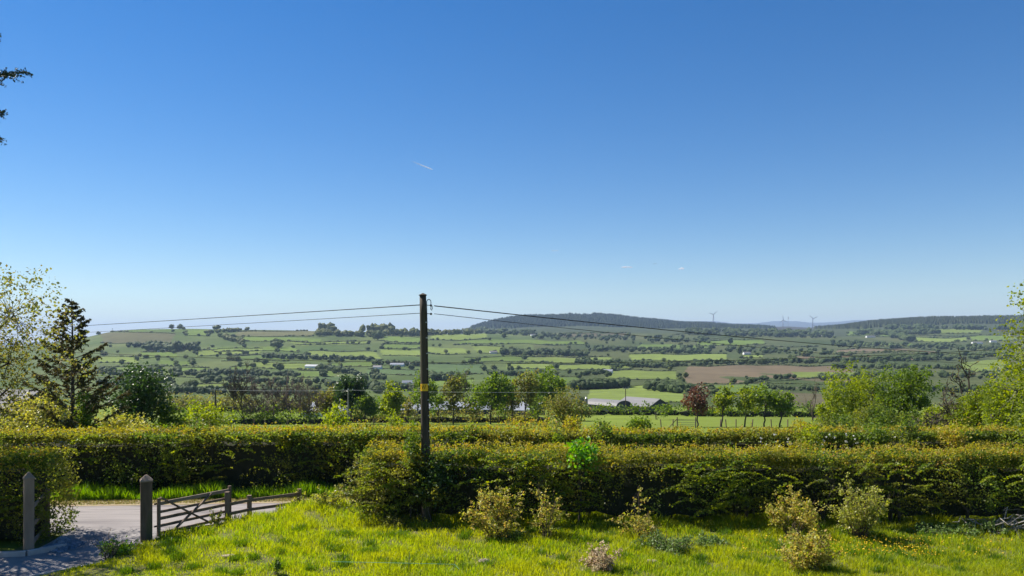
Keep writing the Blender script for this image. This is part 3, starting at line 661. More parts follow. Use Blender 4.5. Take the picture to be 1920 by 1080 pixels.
BB = [('bush at the foot of the first leafless trees of the thicket', 500, 132, 752, 50, 'mid'), ('olive bush among the last leafless trees of the thicket', 575, 130, 745, 48, 'olive'), ('low bush between the evergreen and the two-tier tree', 708, 133, 748, 34, 'mid'),
 ('thin bush left of the pole before the silver roof', 765, 131, 738, 36, 'olive'), ('dark bush just right of the pole before the silver roof', 822, 133, 735, 38, 'mid'), ('olive bush left of the large round green tree', 882, 133, 738, 40, 'olive'),
 ('leafy filler tree right of the large round green tree', 945, 134, 722, 46, 'mid'), ('low dark bush under the brownish open tree', 1005, 133, 735, 44, 'mid'), ('scrubby bush left of the rounded barn', 1092, 150, 748, 40, 'olive'), ('low bush before the pitched barn', 1240, 160, 757, 44, 'mid')]
for i, (lb, px, Y, tp, wp, mt) in enumerate(BB):
    tree('belt_bush', lb, px, Y, tp, wp, mt, 320 + i, lay=2.0, zb=.03, lobes=9, tight=.7, fill=.15, cat='bush', stems=2, tr=.08)
tree('hawthorn_bush', 'flat-topped green bush in the field below the dark evergreen tree', 634, 62, 752, 66, 'fresh', 130, lay=3, zb=.1, lobes=11, cat='bush')
tree('hawthorn_bush', 'small yellow-green bush left of the pole behind the hedge', 740, 48, 772, 46, 'fresh', 131, lay=2.4, zb=.1, lobes=9, cat='bush')
tree('pale_bush', 'tall pale yellow-green bush in the centre behind the hedges', 1056, 56, 722, 88, 'olive', 132, lay=2.6, zb=.12, lobes=14, leaf=.15, cat='bush', tr=.1)
tree('orange_bush', 'low orange-leaved bush at the foot of the pale central bush', 1075, 52, 779, 36, 'tips', 133, lay=3.5, zb=.0, lobes=8, cat='bush')
tree('hawthorn_bush', 'dark green bush in front of the barns', 1196, 46, 767, 52, 'mid', 134, lay=2.6, zb=.05, lobes=9, cat='bush')
# big shrubs right
for i, (lb, px, Y, tp, wp, mt) in enumerate((
  ('wide green hawthorn, left of the two big domed shrubs at right', 1608, 62, 692, 150, 'fresh'),
  ('taller domed green hawthorn in front of the gnarled tree', 1692, 60, 679, 118, 'mid'),
  ('low green bush at the left skirt of the big hawthorns', 1558, 60, 722, 62, 'fresh'),
  ('bushy green shrub under the gnarled tree', 1762, 52, 752, 80, 'fresh'),
  ('yellow-green shrub right of the gnarled tree', 1826, 46, 716, 100, 'fresh'),
  ('tall yellow-green shrub behind the birch at the right edge', 1888, 40, 672, 110, 'fresh'))):
    tree('hawthorn_shrub', lb, px, Y, tp, wp, mt, 150 + i, lay=3.6, zb=.0, lobes=13, cat='bush', stems=2, tight=.55, fill=.1, leaf=Y * .0028)
# ragged bushes growing just behind the roadside hedge
for i, (px, Y, tp, wp, mt, lb) in enumerate((
  (300, 30.5, 788, 60, 'hedge', 'leafy sprouts on the hedge below the golden clipped bush'), (372, 30.5, 782, 50, 'fresh', 'green sprouts on the hedge below the rounded bush'),
  (545, 30, 790, 90, 'fresh', 'yellow-green growth on the hedge below the bare thicket'), (690, 30, 788, 90, 'hedge', 'ragged growth on the hedge left of the pole'),
  (890, 30, 782, 46, 'mid', 'green sprig rising from the hedge right of the pole'), (985, 30.5, 790, 60, 'tips', 'orange-tipped growth right of the green sprig on the hedge'), (1045, 30, 785, 46, 'mid', 'dark green sprig in front of the central pale bush'),
  (1130, 30.5, 787, 80, 'hedge', 'clumped growth on the hedge left of the bush before the barns'), (1520, 30.5, 785, 80, 'fresh', 'yellow-green growth at the left foot of the big shrubs'),
  (1640, 31, 787, 70, 'hedge', 'hedge growth in front of the wide hawthorn'), (1700, 31, 782, 60, 'fresh', 'bright hedge growth below the taller hawthorn'), (1790, 31, 786, 70, 'tips', 'orange-tinted hedge growth near the right edge'))):
    tree('hedge_bush', lb, px, 28.0, tp - 1, wp * .8, ['mid', 'hedge', 'fresh'][i % 3] if mt != 'tips' else mt, 170 + i, lay=2.4, zb=.35, lobes=9, cat='bush', leaf=.09, z0=0)

# shrubs on the lawn
shrub('budding_shrub', 'dense pale budding shrub at the hedge foot, left of the open sprigs', 928, 20.4, 1020, 908, 120, 'bud', 201, 34, 9, .068, .28, fill=12)
shrub('open_shrub', 'open sprigged shrub right of the dense pale budding shrub', 1024, 20.4, 1012, 893, 92, 'bud', 202, 12, 7, .06, .42, fill=12)
shrub('open_shrub', 'small airy shrub with pale leaves alone in the middle right of the hedge', 1196, 20.4, 1014, 920, 96, 'bud', 203, 12, 7, .06, .42, fill=12)
shrub('leggy_shrub', 'leggy shrub with bare stems, left behind the bright round shrub', 1488, 20.7, 1008, 908, 108, 'bud', 204, 26, 9, .068, .26, legs=.4, fill=14)
shrub('round_shrub', 'bright yellow-green round shrub at the right of the lawn', 1610, 20.3, 1022, 893, 118, 'budgreen', 205, 40, 9, .06, .26, legs=.2, fill=14)
shrub('low_shrub', 'brownish low shrub in the foreground below the leggy shrub', 1508, 17.7, 1085, 982, 122, 'bud', 206, 34, 9, .068, .26, fill=12)
shrub('dried_shrub', 'pinkish dried shrub at the bottom edge of the lawn', 1128, 17.4, 1092, 1022, 86, 'budpink', 207, 20, 8, .068, .3, fill=10)
shrub('sapling', 'thin single-stemmed sapling at the bottom of the lawn', 514, 17.3, 1092, 1026, 16, 'mid', 208, 3, 8, .05, .8, fill=12)
shrub('bramble_clump', 'dark leafy weeds at the left tip of the lawn by the drive', 222, 19.4, 1047, 1012, 70, 'verge', 209, 22, 6, .06, .35, fill=10)
shrub('bramble_clump', 'low bramble spilling from the hedge end onto the grass', 735, 22.0, 992, 962, 120, 'hedge', 210, 30, 7, .06, .3, fill=10)
shrub('hedge_end_bush', 'loose bush of pale leaves at the left end of the lawn hedge', 700, 22.7, 972, 850, 120, 'olive', 211, 34, 9, .07, .3, fill=14)
shrub('fence_bramble', 'yellow-green bramble on the last fence posts', 560, 24.0, 965, 915, 40, 'budgreen', 212, 10, 6, .07, .4, fill=10, z0=.05)
shrub('gate_bramble', 'small yellow-leaved weed growing through the end of the gate', 406, 22.2, 985, 945, 30, 'budgreen', 213, 7, 5, .06, .4, fill=8, z0=.05)
tree('chestnut_shoot', 'bright lime-green chestnut shoot standing above the lawn hedge', 1086, 21.9, 822, 72, 'bright', 214, lay=2.6, zb=.56, lobes=10, leaf=.13, cat='shrub', z0=.02, tr=.03, flat=.8)
tree('ivy_bush', 'dark ivy bush growing round the foot of the pole', 806, 21.95, 832, 84, 'dark', 215, lay=2.4, zb=.12, lobes=12, leaf=.09, cat='shrub', z0=.05, tr=.03, flat=.7)
tree('elder_bush', 'pale bush climbing beside the left of the pole above the hedge', 772, 22.2, 772, 36, 'mid', 216, lay=1.9, zb=.35, lobes=12, leaf=.08, cat='shrub', z0=.05, tr=.03, tight=.7)
for i, (px, Y, wp, tp, lb) in enumerate(((1250, 19.2, 120, 1005, 'wide patch of silvery weeds right of the dried shrub'), (1330, 19.8, 80, 1010, 'silvery weed clump at the right end of the wide weed patch'),
   (1745, 21.0, 80, 985, 'silvery fern clump in front of the dark hedge hollow'), (1850, 21.2, 90, 975, 'silvery fern clump beside the branch pile'), (1800, 20.9, 70, 990, 'lowest silvery fern between two fern clumps at right'), (960, 20.4, 70, 1005, 'dark nettles at the foot of the dense pale budding shrub'))):
    base = HZ + (CAMH - .12) * F / Y
    shrub('weed_clump', lb, px, Y, base, tp, wp, 'silver', 230 + i, 44, 5, .06, .25, fill=10, cat='weeds')
shrub('seed_stalks', 'thin dry seed stalks at the left tip of the lawn by the drive', 205, 19.0, 1050, 990, 70, 'budpink', 236, 16, 2, .025, .12, fill=4, cat='weeds')
shrub('verge_sapling', 'pale young bramble on the grass left of the lawn hedge end', 615, 23.6, 965, 905, 70, 'budgreen', 237, 18, 6, .07, .3, fill=10)
# yellow flowers
def flowers():
    rg = np.random.default_rng(240); n = 420
    px = np.where(rg.uniform(0, 1, n) < .55, rg.choice([1650, 1700, 1722, 1560, 1615], n) + rg.normal(0, 16, n), rg.uniform(1390, 1900, n)); Y = rg.uniform(18.3, 20.0, n); X = px2u(px) * Y
    C = np.stack([X, Y, lawnz(X, Y) + rg.uniform(.12, .24, n)], 1)
    mb = MB(); leaves(mb, around(C, .010, 3, rg), .032, rg, 1.5, .45)
    tag(mb.build('buttercups', M['flower']), 'scattered yellow buttercups in the grass at lower right', 'flowers', kind='stuff')
    mb = MB(); n = 60; X = np.concatenate([rg.uniform(9, 13, n // 2), rg.uniform(11, 15, n // 2)]); 
    C = np.stack([X, 28.0 + (X - 9) * .05, rg.uniform(1.35, 2.0, n)], 1)
    leaves(mb, around(C, .03, 5, rg), .07, rg, 1)
    tag(mb.build('hawthorn_blossom', M['blossom']), 'white blossom specks on the far hedge at right', 'flowers', kind='stuff')
flowers()

# ------------------------------------------------------------------ gate, posts, fence
def gpost(name, label, X, Y, hgt, wd, rz, mat, capmat):
    t = thing(name, (X, Y, 0), label, 'gatepost'); t.rotation_euler.z = rz
    mb = MB(); beam(mb, (0, 0, -.1), (0, 0, hgt), wd, wd, (0, 1, 0), .09); mb.build('post', mat, t)
    mb = MB(); a = wd / 2 + .012; b = a * .22
    V = [(-a, -a, hgt), (a, -a, hgt), (a, a, hgt), (-a, a, hgt), (-a, -a, hgt + .035), (a, -a, hgt + .035), (a, a, hgt + .035), (-a, a, hgt + .035), (-b, -b, hgt + .165), (b, -b, hgt + .165), (b, b, hgt + .165), (-b, b, hgt + .165), (0, 0, hgt + .185)]
    mb.add(V, [np.array([[0, 1, 5, 4], [1, 2, 6, 5], [2, 3, 7, 6], [3, 0, 4, 7], [4, 5, 9, 8], [5, 6, 10, 9], [6, 7, 11, 10], [7, 4, 8, 11], [3, 2, 1, 0]]), np.array([[8, 9, 12], [9, 10, 12], [10, 11, 12], [11, 8, 12]])])
    mb.build('cap', capmat, t); return t
gp = gpost('gatepost', 'thick mossy wooden gatepost with pointed cap carrying the open gate', -9.88, 20.75, 1.62, .29, math.radians(28), M['woodpost'], M['woodgrey'])
gp2 = gpost('gatepost', 'grey wooden gatepost in front of the short thick hedge at left', -12.3, 19.55, 1.9, .22, math.radians(40), M['woodgrey'], M['woodgrey'])
def gate():
    A = np.array([-9.66, 20.92, 0]); B = np.array([-8.42, 22.85, 0]); L = np.linalg.norm(B - A); d = (B - A) / L
    t = thing('field_gate', tuple(A), 'open weathered five-bar wooden gate with crossed braces', 'gate')
    t.rotation_euler.z = math.atan2(d[1], d[0])
    w_ = M['wood']
    for z, x0, h in ((.16, .02, .075), (.36, .02, .075), (.56, .02, .085), (.74, .02, .07), (.97, .02, .095)):
        mb = MB(); beam(mb, (x0, 0, z), (L, 0, z), .05, h); mb.build('bar', w_ if z < .9 else M['woodgrey'], t)
    mb = MB(); beam(mb, (.04, -.002, .08), (.04, -.002, 1.12), .075, .08, (1, 0, 0)); mb.build('hanging_stile', w_, t)
    mb = MB(); beam(mb, (L + .02, -.002, .06), (L + .02, -.002, 1.1), .08, .085, (1, 0, 0)); mb.build('latch_stile', w_, t)
    for p, q in (((.06, 1.14), (L * .72, .12)), ((.38, .12), (L * .72, .98))):
        mb = MB(); beam(mb, (p[0], -.052, p[1]), (q[0], -.052, q[1]), .045, .075, (0, 1, 0)); mb.build('brace', w_, t)
    for z in (.36, .97):
        mb = MB(); beam(mb, (-.07, .036, z), (.42, .036, z), .012, .045); mb.build('hinge_strap', M['pole'], t)
gate()
def gfence():
    pts = [(-8.38, 22.6, .85), (-7.95, 23.25, .62), (-6.72, 24.25, .62)]
    t = thing('post_and_rail_fence', (-8.38, 22.6, 0), 'low post-and-rail fence continuing from the open gate', 'fence')
    P = [np.array([x + 8.38, y - 22.6, 0]) for x, y, h in pts]
    for p, (x, y, h) in zip(P, pts):
        mb = MB(); beam(mb, p + [0, 0, -.1], p + [0, 0, h + .12], .12, .12, (0, 1, 0)); mb.build('post', M['wood'], t)
    for a, b in zip(P[:-1], P[1:]):
        for z in (.22, .50):
            mb = MB(); beam(mb, a + [.0, -.075, z + .1], b + [0, -.075, z + .1], .04, .09); mb.build('rail', M['wood'], t)
    t2 = thing('side_rail_fence', (-12.35, 19.7, 0), 'short three-rail fence running back from the left gatepost', 'fence')
    a = np.array([.02, .05, 0]); b = np.array([-.62, 1.6, 0])
    for z in (.22, .68, 1.14):
        mb = MB(); beam(mb, a + [0, 0, z], b + [0, 0, z], .045, .1); mb.build('rail', M['woodgrey'], t2)
    mb = MB(); beam(mb, b + [.05, .06, -.1], b + [.05, .06, 1.3], .1, .1, (0, 1, 0)); mb.build('post', M['wood'], t2)
gfence()
# gravel heap and stones
def stone(name, label, cat, X, Y, r, mat, seed, z=0, group=None):
    rg = np.random.default_rng(seed); mb = MB(); blob(mb, (0, 0, r[2] * .45), r, rg, 2, .16); o = mb.build(name, mat); o.location = (X, Y, z); return tag(o, label, cat, group)
mbh = MB(); rg = np.random.default_rng(260); n = 900
hx = np.clip(rg.normal(0, .2, n), -.4, .4); hy = np.clip(rg.normal(0, .24, n), -.5, .5); hz = np.maximum(0, .26 * np.exp(-(hx ** 2 / .06 + hy ** 2 / .1))) * rg.uniform(.75, 1.0, n)
for a_, b_, c_ in zip(hx, hy, hz): blob(mbh, (a_, b_, c_), rg.uniform(.02, .05), rg, 1, .25)
tag(mbh.build('gravel_heap', M['slate']), 'small heap of blue-grey gravel at the foot of the left gatepost', 'gravel', kind='stuff').location = (-11.8, 20.15, .0)
stone('flat_stone', 'flat brown stone at the left tip of the lawn beside the gatepost', 'stone', px2u(247) * 19.6, 19.6, (.22, .13, .08), M['stone'], 261, .04)
stone('flat_stone', 'pale flat stone in the lawn at lower left', 'stone', px2u(432) * 18.6, 18.6, (.22, .1, .05), M['stone'], 262, float(lawnz(px2u(432) * 18.6, 18.6)) + .0)
stone('flat_stone', 'pale stone in the grass near the bottom centre', 'stone', px2u(908) * 18.1, 18.1, (.13, .08, .06), M['stone'], 263, float(lawnz(-.6, 18.1)) + .015)
stone('flat_stone', 'pale stone below the wide silvery weed patch', 'stone', px2u(1222) * 18.1, 18.1, (.17, .09, .06), M['stone'], 264, float(lawnz(3.3, 18.1)) + .015)
# branch pile right
def branch_pile():
    rg = np.random.default_rng(270); t = thing('branch_pile', (13.6, 21.2, .1), 'heap of pale cut branches at the right end of the hedge', 'branches')
    for i in range(26):
        a = np.array([rg.uniform(-.7, .8), rg.uniform(-.4, .4), .02 + rg.uniform(0, .3)]); az = rg.normal() * .5; L = rg.uniform(.6, 1.5)
        b = a + np.array([math.cos(az) * L * rg.choice([-1, 1]), math.sin(az) * L, rg.uniform(-.05, .35)])
        mb = MB(); limb(mb, a, b, .02, .006, rg, 6, 5, .3)
        mb.build('branch', M['barkpale'], t)
branch_pile()
# canes and string
cz = [(235, 17.9, 1050), (430, 17.8, 1034), (619, 17.4, 1046), (766, 17.4, 1036), (852, 17.5, 1042)]
for i, (px, Y, tp) in enumerate(cz):
    X = px2u(px) * Y; z0 = float(lawnz(X, Y)); top = CAMH + (HZ - tp) / F * Y
    mb = MB(); tube(mb, [(0, 0, -.1), (.01, 0, (top - z0) * .5), (.025, 0, top - z0)], .006, 5)
    o = mb.build('garden_cane', M['cane']); o.location = (X, Y, z0)
    tag(o, ['thin cane at the drive edge of the lawn', 'thin cane beside the pale flat stone at lower left', 'thin cane right of the single-stemmed sapling', 'taller thin cane in the middle of the string line', 'thin cane at the right end of the string line'][i], 'cane', 'garden canes')
mb = MB(); p = W(620, 1053, 17.4); q = W(766, 1056, 17.4); r_ = W(852, 1058, 17.5); e = W(872, 1078, 17.2)
tube(mb, [p, q, r_, e], .004, 4); tag(mb.build('garden_string', M['green_string']), 'green string tied along the thin canes in the lawn', 'string')

# ------------------------------------------------------------------ utility pole and cables
def utility_pole():
    X, Y = -2.47, 22.3; H = CAMH + (HZ - 549) / F * Y
    t = thing('utility_pole', (X, Y, 0), 'dark wooden utility pole rising from the lawn hedge', 'pole'); t.rotation_euler.y = math.radians(-1.0)
    mb = MB(); u = np.linspace(0, 1, 14); tube(mb, np.stack([0 * u, 0 * u, -.15 + (H + .07) * u], 1), .145 - .05 * u, 16); mb.build('shaft', M['pole'], t, True)
    mb = MB(); k = 12; th = np.arange(k) * 2 * math.pi / k; r0 = .125
    V = [(r0 * math.cos(a), r0 * math.sin(a), H - .075) for a in th] + [(r0 * math.cos(a), r0 * math.sin(a), H - .06) for a in th] + [(0, 0, H)]
    mb.add(V, [np.array([[i, (i + 1) % k, k + (i + 1) % k, k + i] for i in range(k)]), np.array([[k + i, k + (i + 1) % k, 2 * k] for i in range(k)]), np.array([list(range(k))[::-1]])]); mb.build('cap', M['pole'], t)
    z1, z2 = CAMH + (HZ - 572) / F * Y, CAMH + (HZ - 588) / F * Y
    for z in (z1, z2):
        mb = MB(); tube(mb, [(.06, -.02, z), (.20, -.02, z - .01)], .012, 6); mb.build('bracket', M['pole'], t)
        mb = MB(); tube(mb, [(.20, -.02, z - .01), (.215, -.02, z - .012), (.245, -.02, z - .016), (.26, -.02, z - .018)], [.015, .032, .032, .012], 8); mb.build('insulator', M['black'], t)
    a = np.linspace(0, math.pi, 9)
    loop = [(.115, -.05, .6)] + [(.115, -.05, z) for z in np.linspace(1.5, z1 + .05, 6)] + [(.175 - .06 * math.cos(q), -.05, z1 + .09 + .07 * math.sin(q)) for q in a] + [(.235, -.05, z1 - .05), (.225, -.05, z1 - .12), (.25, -.04, z1 - .16), (.27, -.03, z1 - .1), (.262, -.02, z1 - .02)]
    mb = MB(); tube(mb, loop, .011, 6); mb.build('down_cable', M['black'], t)
    for z in np.arange(1.9, z2 - .1, .45):
        mb = MB(); beam(mb, (.07, -.06, z), (.135, -.06, z), .03, .03); mb.build('cable_clip', M['metal'], t)
    zs = CAMH + (HZ - 726) / F * Y
    mb = MB(); k = 9; th = np.linspace(-2.55, -.35, k); R = .128
    V = [(R * math.cos(q), R * math.sin(q), zs - .105) for q in th] + [(R * math.cos(q), R * math.sin(q), zs + .105) for q in th]
    V += [(v[0] * .97, v[1] * .97, v[2]) for v in V]
    f = [[i, i + 1, k + i + 1, k + i] for i in range(k - 1)]; f += [[2 * k + j for j in q[::-1]] for q in f]
    mb.add(V, np.array(f)); sg = mb.build('warning_sign', M['yellow'], t); sg['label'] = 'yellow warning plate wrapped round the pole'
    mb = MB(); R = .1305
    def cp(q, z): return (R * math.cos(q), R * math.sin(q), zs + z)
    zig = [(-2.15, .05), (-1.9, -.06), (-1.65, .04), (-1.4, -.06), (-1.1, .075), (-1.2, .08), (-1.42, -.02), (-1.64, .075), (-1.9, -.015), (-2.05, .06)]
    mb.add([cp(*p) for p in zig], np.array([[0, 1, 8, 9], [1, 2, 7, 8], [2, 3, 6, 7], [3, 4, 5, 6]])); mb.build('warning_mark', M['black'], sg)
utility_pole()
PT = np.array([-2.52, 22.3]); Z1, Z2 = CAMH + (HZ - 571.5) / F * 22.3, CAMH + (HZ - 587) / F * 22.3
def cable(label, a, b, sag, r, mat='black', name='overhead_cable', n=28):
    a = np.array(a, float); b = np.array(b, float); u = np.linspace(0, 1, n); P = a + (b - a) * u[:, None]; P[:, 2] -= 4 * sag * u * (1 - u)
    mb = MB(); tube(mb, P - a, r, 5); o = mb.build(name, M[mat], smooth=True); o.location = tuple(a); return tag(o, label, 'cable')
cable('upper overhead cable running left from the utility pole', (PT[0] - .1, PT[1], Z1), (-60, 80, 6.2), .05, .014)
cable('lower thinner overhead cable running left from the utility pole', (PT[0] - .1, PT[1], Z2), (-60, 80, 5.55), .05, .009)
cable('upper overhead cable running right from the utility pole', (PT[0] + .26, PT[1], Z1 - .03), (43, 60, 4.15), .33, .016)
cable('lower thinner overhead cable running right from the utility pole', (PT[0] + .26, PT[1], Z2 - .02), (43, 60, 3.4), .33, .009)
cable('long sagging cable crossing the whole valley view', (-27, 36, 5.25), (29, 38, 5.3), .92, .012)
# slender distribution poles
for i, (px, Y, b_, tp, lb) in enumerate(((404, 120, 752, 728, 'small pole left of the tallest leafless tree'), (653, 122, 766, 729, 'pale slender pole with crossarm before the dark evergreen tree'), (1173, 235, 772, 727, 'slim pole with crossarm beside the barns'))):
    X = px2u(px) * Y; g = float(gz(X, Y)); H = CAMH + (HZ - tp) / F * Y - g
    t = thing('distribution_pole', (X, Y, g), lb, 'pole', 'slender line poles'); mb = MB(); tube(mb, [(0, 0, -.3), (0, 0, H)], [.16, .11], 8); mb.build('shaft', M['barkpale'] if i == 1 else M['pole'], t)
    mb = MB(); beam(mb, (-.9, -.2, H - .25), (.9, -.2, H - .25), .12, .12); mb.build('crossarm', M['barkpale'], t)
    for q in (-.75, 0, .75):
        mb = MB(); tube(mb, [(q, -.2, H - .2), (q, -.2, H)], .06, 6); mb.build('insulator', M['white'], t)
cable('pale thin wire strung between the slender poles', W(404, 731, 120), W(653, 731.5, 122), .15, .02, 'palewire', 'thin_wire')
cable('pale thin wire running right from the pole before the evergreen', W(653, 731.5, 122), W(1130, 735, 124), .2, .018, 'palewire', 'thin_wire')

# ------------------------------------------------------------------ the field beyond: hedge banks, fence stakes, field gate
def mid_hedge(lb, px0, px1, Y0, Y1, h, w_, seed, mat='mid', name='field_hedge'):
    rg = np.random.default_rng(seed); a = np.array([px2u(px0) * Y0, Y0]); b = np.array([px2u(px1) * Y1, Y1]); L = np.linalg.norm(b - a); c = (a + b) / 2; Ym = (Y0 + Y1) / 2
    g0 = float(gz(*c)); t = thing(name, (c[0], c[1], g0), lb, 'hedge'); leaf = max(.08, Ym * .0026)
    n = int(L * (h + w_) * 4.2 / (leaf * leaf * 9)); s = rg.uniform(0, 1, n)
    xy = a + (b - a) * s[:, None]; z = gz(xy[:, 0], xy[:, 1]); hh = h * (1 + .25 * np.sin(s * L * .7 + seed) + .15 * np.sin(s * L * 2.1))
    q = np.sqrt(rg.uniform(0, 1, n)); an = rg.uniform(0, math.pi, n)
    C = np.stack([xy[:, 0], xy[:, 1] + np.cos(an) * q * w_ / 2, z + np.sin(an) ** .7 * q * hh], 1) - np.array([c[0], c[1], g0])
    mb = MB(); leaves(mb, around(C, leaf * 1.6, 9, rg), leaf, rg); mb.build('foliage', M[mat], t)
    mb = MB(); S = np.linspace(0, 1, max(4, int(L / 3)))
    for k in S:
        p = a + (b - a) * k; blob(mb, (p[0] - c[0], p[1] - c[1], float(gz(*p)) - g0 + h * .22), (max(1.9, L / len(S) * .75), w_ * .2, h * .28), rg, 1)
    mb.build('shade_core', M['core'], t); return t  # solid lumps added as a core, dark in place of inner shade
mid_hedge('clipped field hedge below the bare thicket', 425, 600, 128, 126, 1.9, 1.6, 301)
mid_hedge('hedge bank at the foot of the farm trees', 640, 1010, 138, 138, 2.1, 2.4, 302, 'olive')
mid_hedge('hedge in front of the two barns', 1075, 1290, 205, 200, 2.6, 2.2, 303)
mid_hedge('dark hedge behind the field trees', 1290, 1530, 190, 180, 3.0, 2.2, 304)
mid_hedge('orange-topped hedge block at the left of the big right shrubs', 1490, 1560, 66, 62, 1.7, 2.2, 305, 'tips')
mid_hedge('low orange hedge in front of the centre field', 855, 1045, 44, 46, 1.55, 1.4, 306, 'tips')
mid_hedge('ragged hedge line at the near edge of the left field', 560, 850, 46, 46, 1.2, 1.4, 307, 'tips')
mid_hedge('ragged hedge line at the near edge of the right field', 1100, 1310, 46, 48, 1.15, 1.3, 308, 'tips')
mid_hedge('rough hedge at the near edge of the far left field', 340, 560, 44, 46, 1.3, 1.5, 309, 'olive')
mid_hedge('brown scrubby hedge behind the bare thicket', 310, 640, 235, 240, 4.0, 5, 310, 'olive')
mid_hedge('low scrub on the slope above the rounded mid green bush', 290, 470, 320, 330, 5.0, 6, 311, 'olive')
mid_hedge('dense hedge on the slope behind the farm sheds', 640, 1000, 262, 266, 3.6, 4, 312, 'mid')
mid_hedge('dark undergrowth beneath the two big domed hawthorns', 1535, 1900, 57, 50, 2.3, 2.0, 313, 'hedge')
stk = [(420, 792), (433, 793), (475, 792), (498, 793), (539, 792), (699, 794), (1240, 799), (1262, 799), (1350, 796), (1362, 797), (1380, 797), (1410, 796), (1447, 797), (1477, 796), (1488, 797)]
for i, (px, py) in enumerate(stk):
    Y = 108.0; X = px2u(px) * Y; g = float(gz(X, Y)); mb = MB(); beam(mb, (0, 0, -.2), ((i % 3 - 1) * .12, 0, 1.2), .13, .13, (0, 1, 0)); o = mb.build('fence_stake', M['wood']); o.location = (X, Y, g)
    tag(o, 'short weathered fence stake standing in the field beyond the hedges', 'stake', 'field fence stakes')
t = thing('metal_field_gate', (px2u(1287) * 108, 108, float(gz(px2u(1287) * 108, 108))), 'small barred field gate left of the copper tree', 'gate')
for z in (.25, .5, .75, 1.0, 1.2):
    mb = MB(); tube(mb, [(-1.3, 0, z), (1.3, 0, z)], .03, 6); mb.build('bar', M['rail_green'], t)
for x in (-1.3, 1.3):
    mb = MB(); beam(mb, (x, 0, -.2), (x, 0, 1.5), .14, .14, (0, 1, 0)); mb.build('post', M['wood'], t)
mb = MB(); beam(mb, (-2.4, 0, .1), (-1.38, 0, 1.2), .1, .1, (0, 1, 0)); mb.build('brace', M['wood'], t)

# ------------------------------------------------------------------ farm buildings
def gable(name, label, px, Y, wd, dp, eave, ridge, rz, wall, roof, cat='barn', round_=False, z0=None, group=None, extra=None, overhang=.25):
    X = px2u(px) * Y; g = float(gz(X, Y)) if z0 is None else z0
    t = thing(name, (X, Y, g), label, cat, group); t.rotation_euler.z = math.radians(rz)
    n = 13 if round_ else 3; u = np.linspace(-1, 1, n)
    z = eave + (ridge - eave) * (np.sqrt(np.maximum(0, 1 - (u * .98) ** 2)) if round_ else 1 - np.abs(u)); x = u * wd / 2
    mb = MB(); V = []
    for y in (-dp / 2, dp / 2): V += [(-wd / 2, y, -.6), (wd / 2, y, -.6)] + [(x[i], y, z[i]) for i in range(n)][::-1]
    k = n + 2; mb.add(V, [np.array([list(range(k)), list(range(k, 2 * k))[::-1]]), np.array([[0, k, k + k - 1, k - 1], [1, 2, k + 2, k + 1]])]); mb.build('wall', wall, t)
    mb = MB(); o = overhang; xx = x * (1 + o / wd * 2); zz = z - np.where(np.abs(u) == 1, o * .3, 0)
    A = [(xx[i], -dp / 2 - o, zz[i] + .06) for i in range(n)] + [(xx[i], dp / 2 + o, zz[i] + .06) for i in range(n)]
    A += [(a, b, c + .16) for a, b, c in A]
    f = [[i, i + 1, n + i + 1, n + i] for i in range(n - 1)]; f = [[j for j in q[::-1]] for q in f] + [[2 * n + j for j in q] for q in f]
    f += [[i, i + 1, 2 * n + i + 1, 2 * n + i] for i in range(n - 1)] + [[n + i + 1, n + i, 3 * n + i, 3 * n + i + 1] for i in range(n - 1)]
    f += [[0, 2 * n, 3 * n, n], [n - 1, 2 * n - 1, 4 * n - 1, 3 * n - 1]]
    mb.add(A, np.array(f)); mb.build('roof', roof, t)
    if extra: extra(t, wd, dp, eave, ridge)
    return t
def barn_door(t, wd, dp, eave, ridge):
    mb = MB(); box(mb, (-wd * .18, -dp / 2 - .09, 0), (wd * .18, -dp / 2 - .012, eave * 1.05)); mb.build('door', M['roofdark'], t)
def house_bits(t, wd, dp, eave, ridge):
    for x in (-wd * .3, 0, wd * .3):
        mb = MB(); box(mb, (x - .5, -dp / 2 - .07, eave * .5), (x + .5, -dp / 2 - .01, eave * .85)); mb.build('window', M['roofdark'], t)
gable('round_roofed_barn', 'barn with pale rounded roof left of the pitched-roof barn', 1140, 250, 7.4, 13, 1.7, 3.6, 42, M['barnwall'], M['roofgrey'], round_=True, extra=barn_door)
gable('pitched_barn', 'dark-walled barn with pitched grey roof right of the rounded barn', 1205, 252, 10.5, 14, 1.9, 4.2, 40, M['barnwall'], M['roofgrey'], extra=barn_door)
X = px2u(1099) * 250; t = thing('grain_silo', (X, 250, float(gz(X, 250))), 'small silo standing left of the rounded barn', 'silo')
mb = MB(); tube(mb, [(0, 0, -.4), (0, 0, 3.6), (0, 0, 4.1)], [.55, .55, .5], 14); mb.build('shell', M['roofgrey'], t); mb = MB(); tube(mb, [(0, 0, 4.1), (0, 0, 4.6)], [.55, .1], 14); mb.build('roof', M['metal'], t)
gable('long_shed', 'long low shed with silver roof behind the farm trees', 848, 215, 8, 21, 1.5, 3.3, 90, M['barnwall'], M['rooflight'])
gable('glasshouse', 'low pale-roofed shed right of the large round green tree', 985, 205, 7, 9, 1.4, 3.3, 72, M['barnwall'], M['rooflight'])
gable('pale_shed', 'pale shed roof half hidden behind the bare thicket', 612, 190, 8, 10.5, 1.6, 3.4, 90, M['white'], M['rooflight'])
gable('white_shed', 'white roofed shed at the foot of the thin bare stem by the pole', 757, 200, 6, 7, 1.6, 3.2, 90, M['barnwall'], M['rooflight'])
gable('slate_cottage', 'grey slate-roofed cottage at the left edge behind the golden bush', -60, 44, 6.5, 9, 1.6, 3.3, 80, M['render'], M['roofdark'], 'house', extra=house_bits)
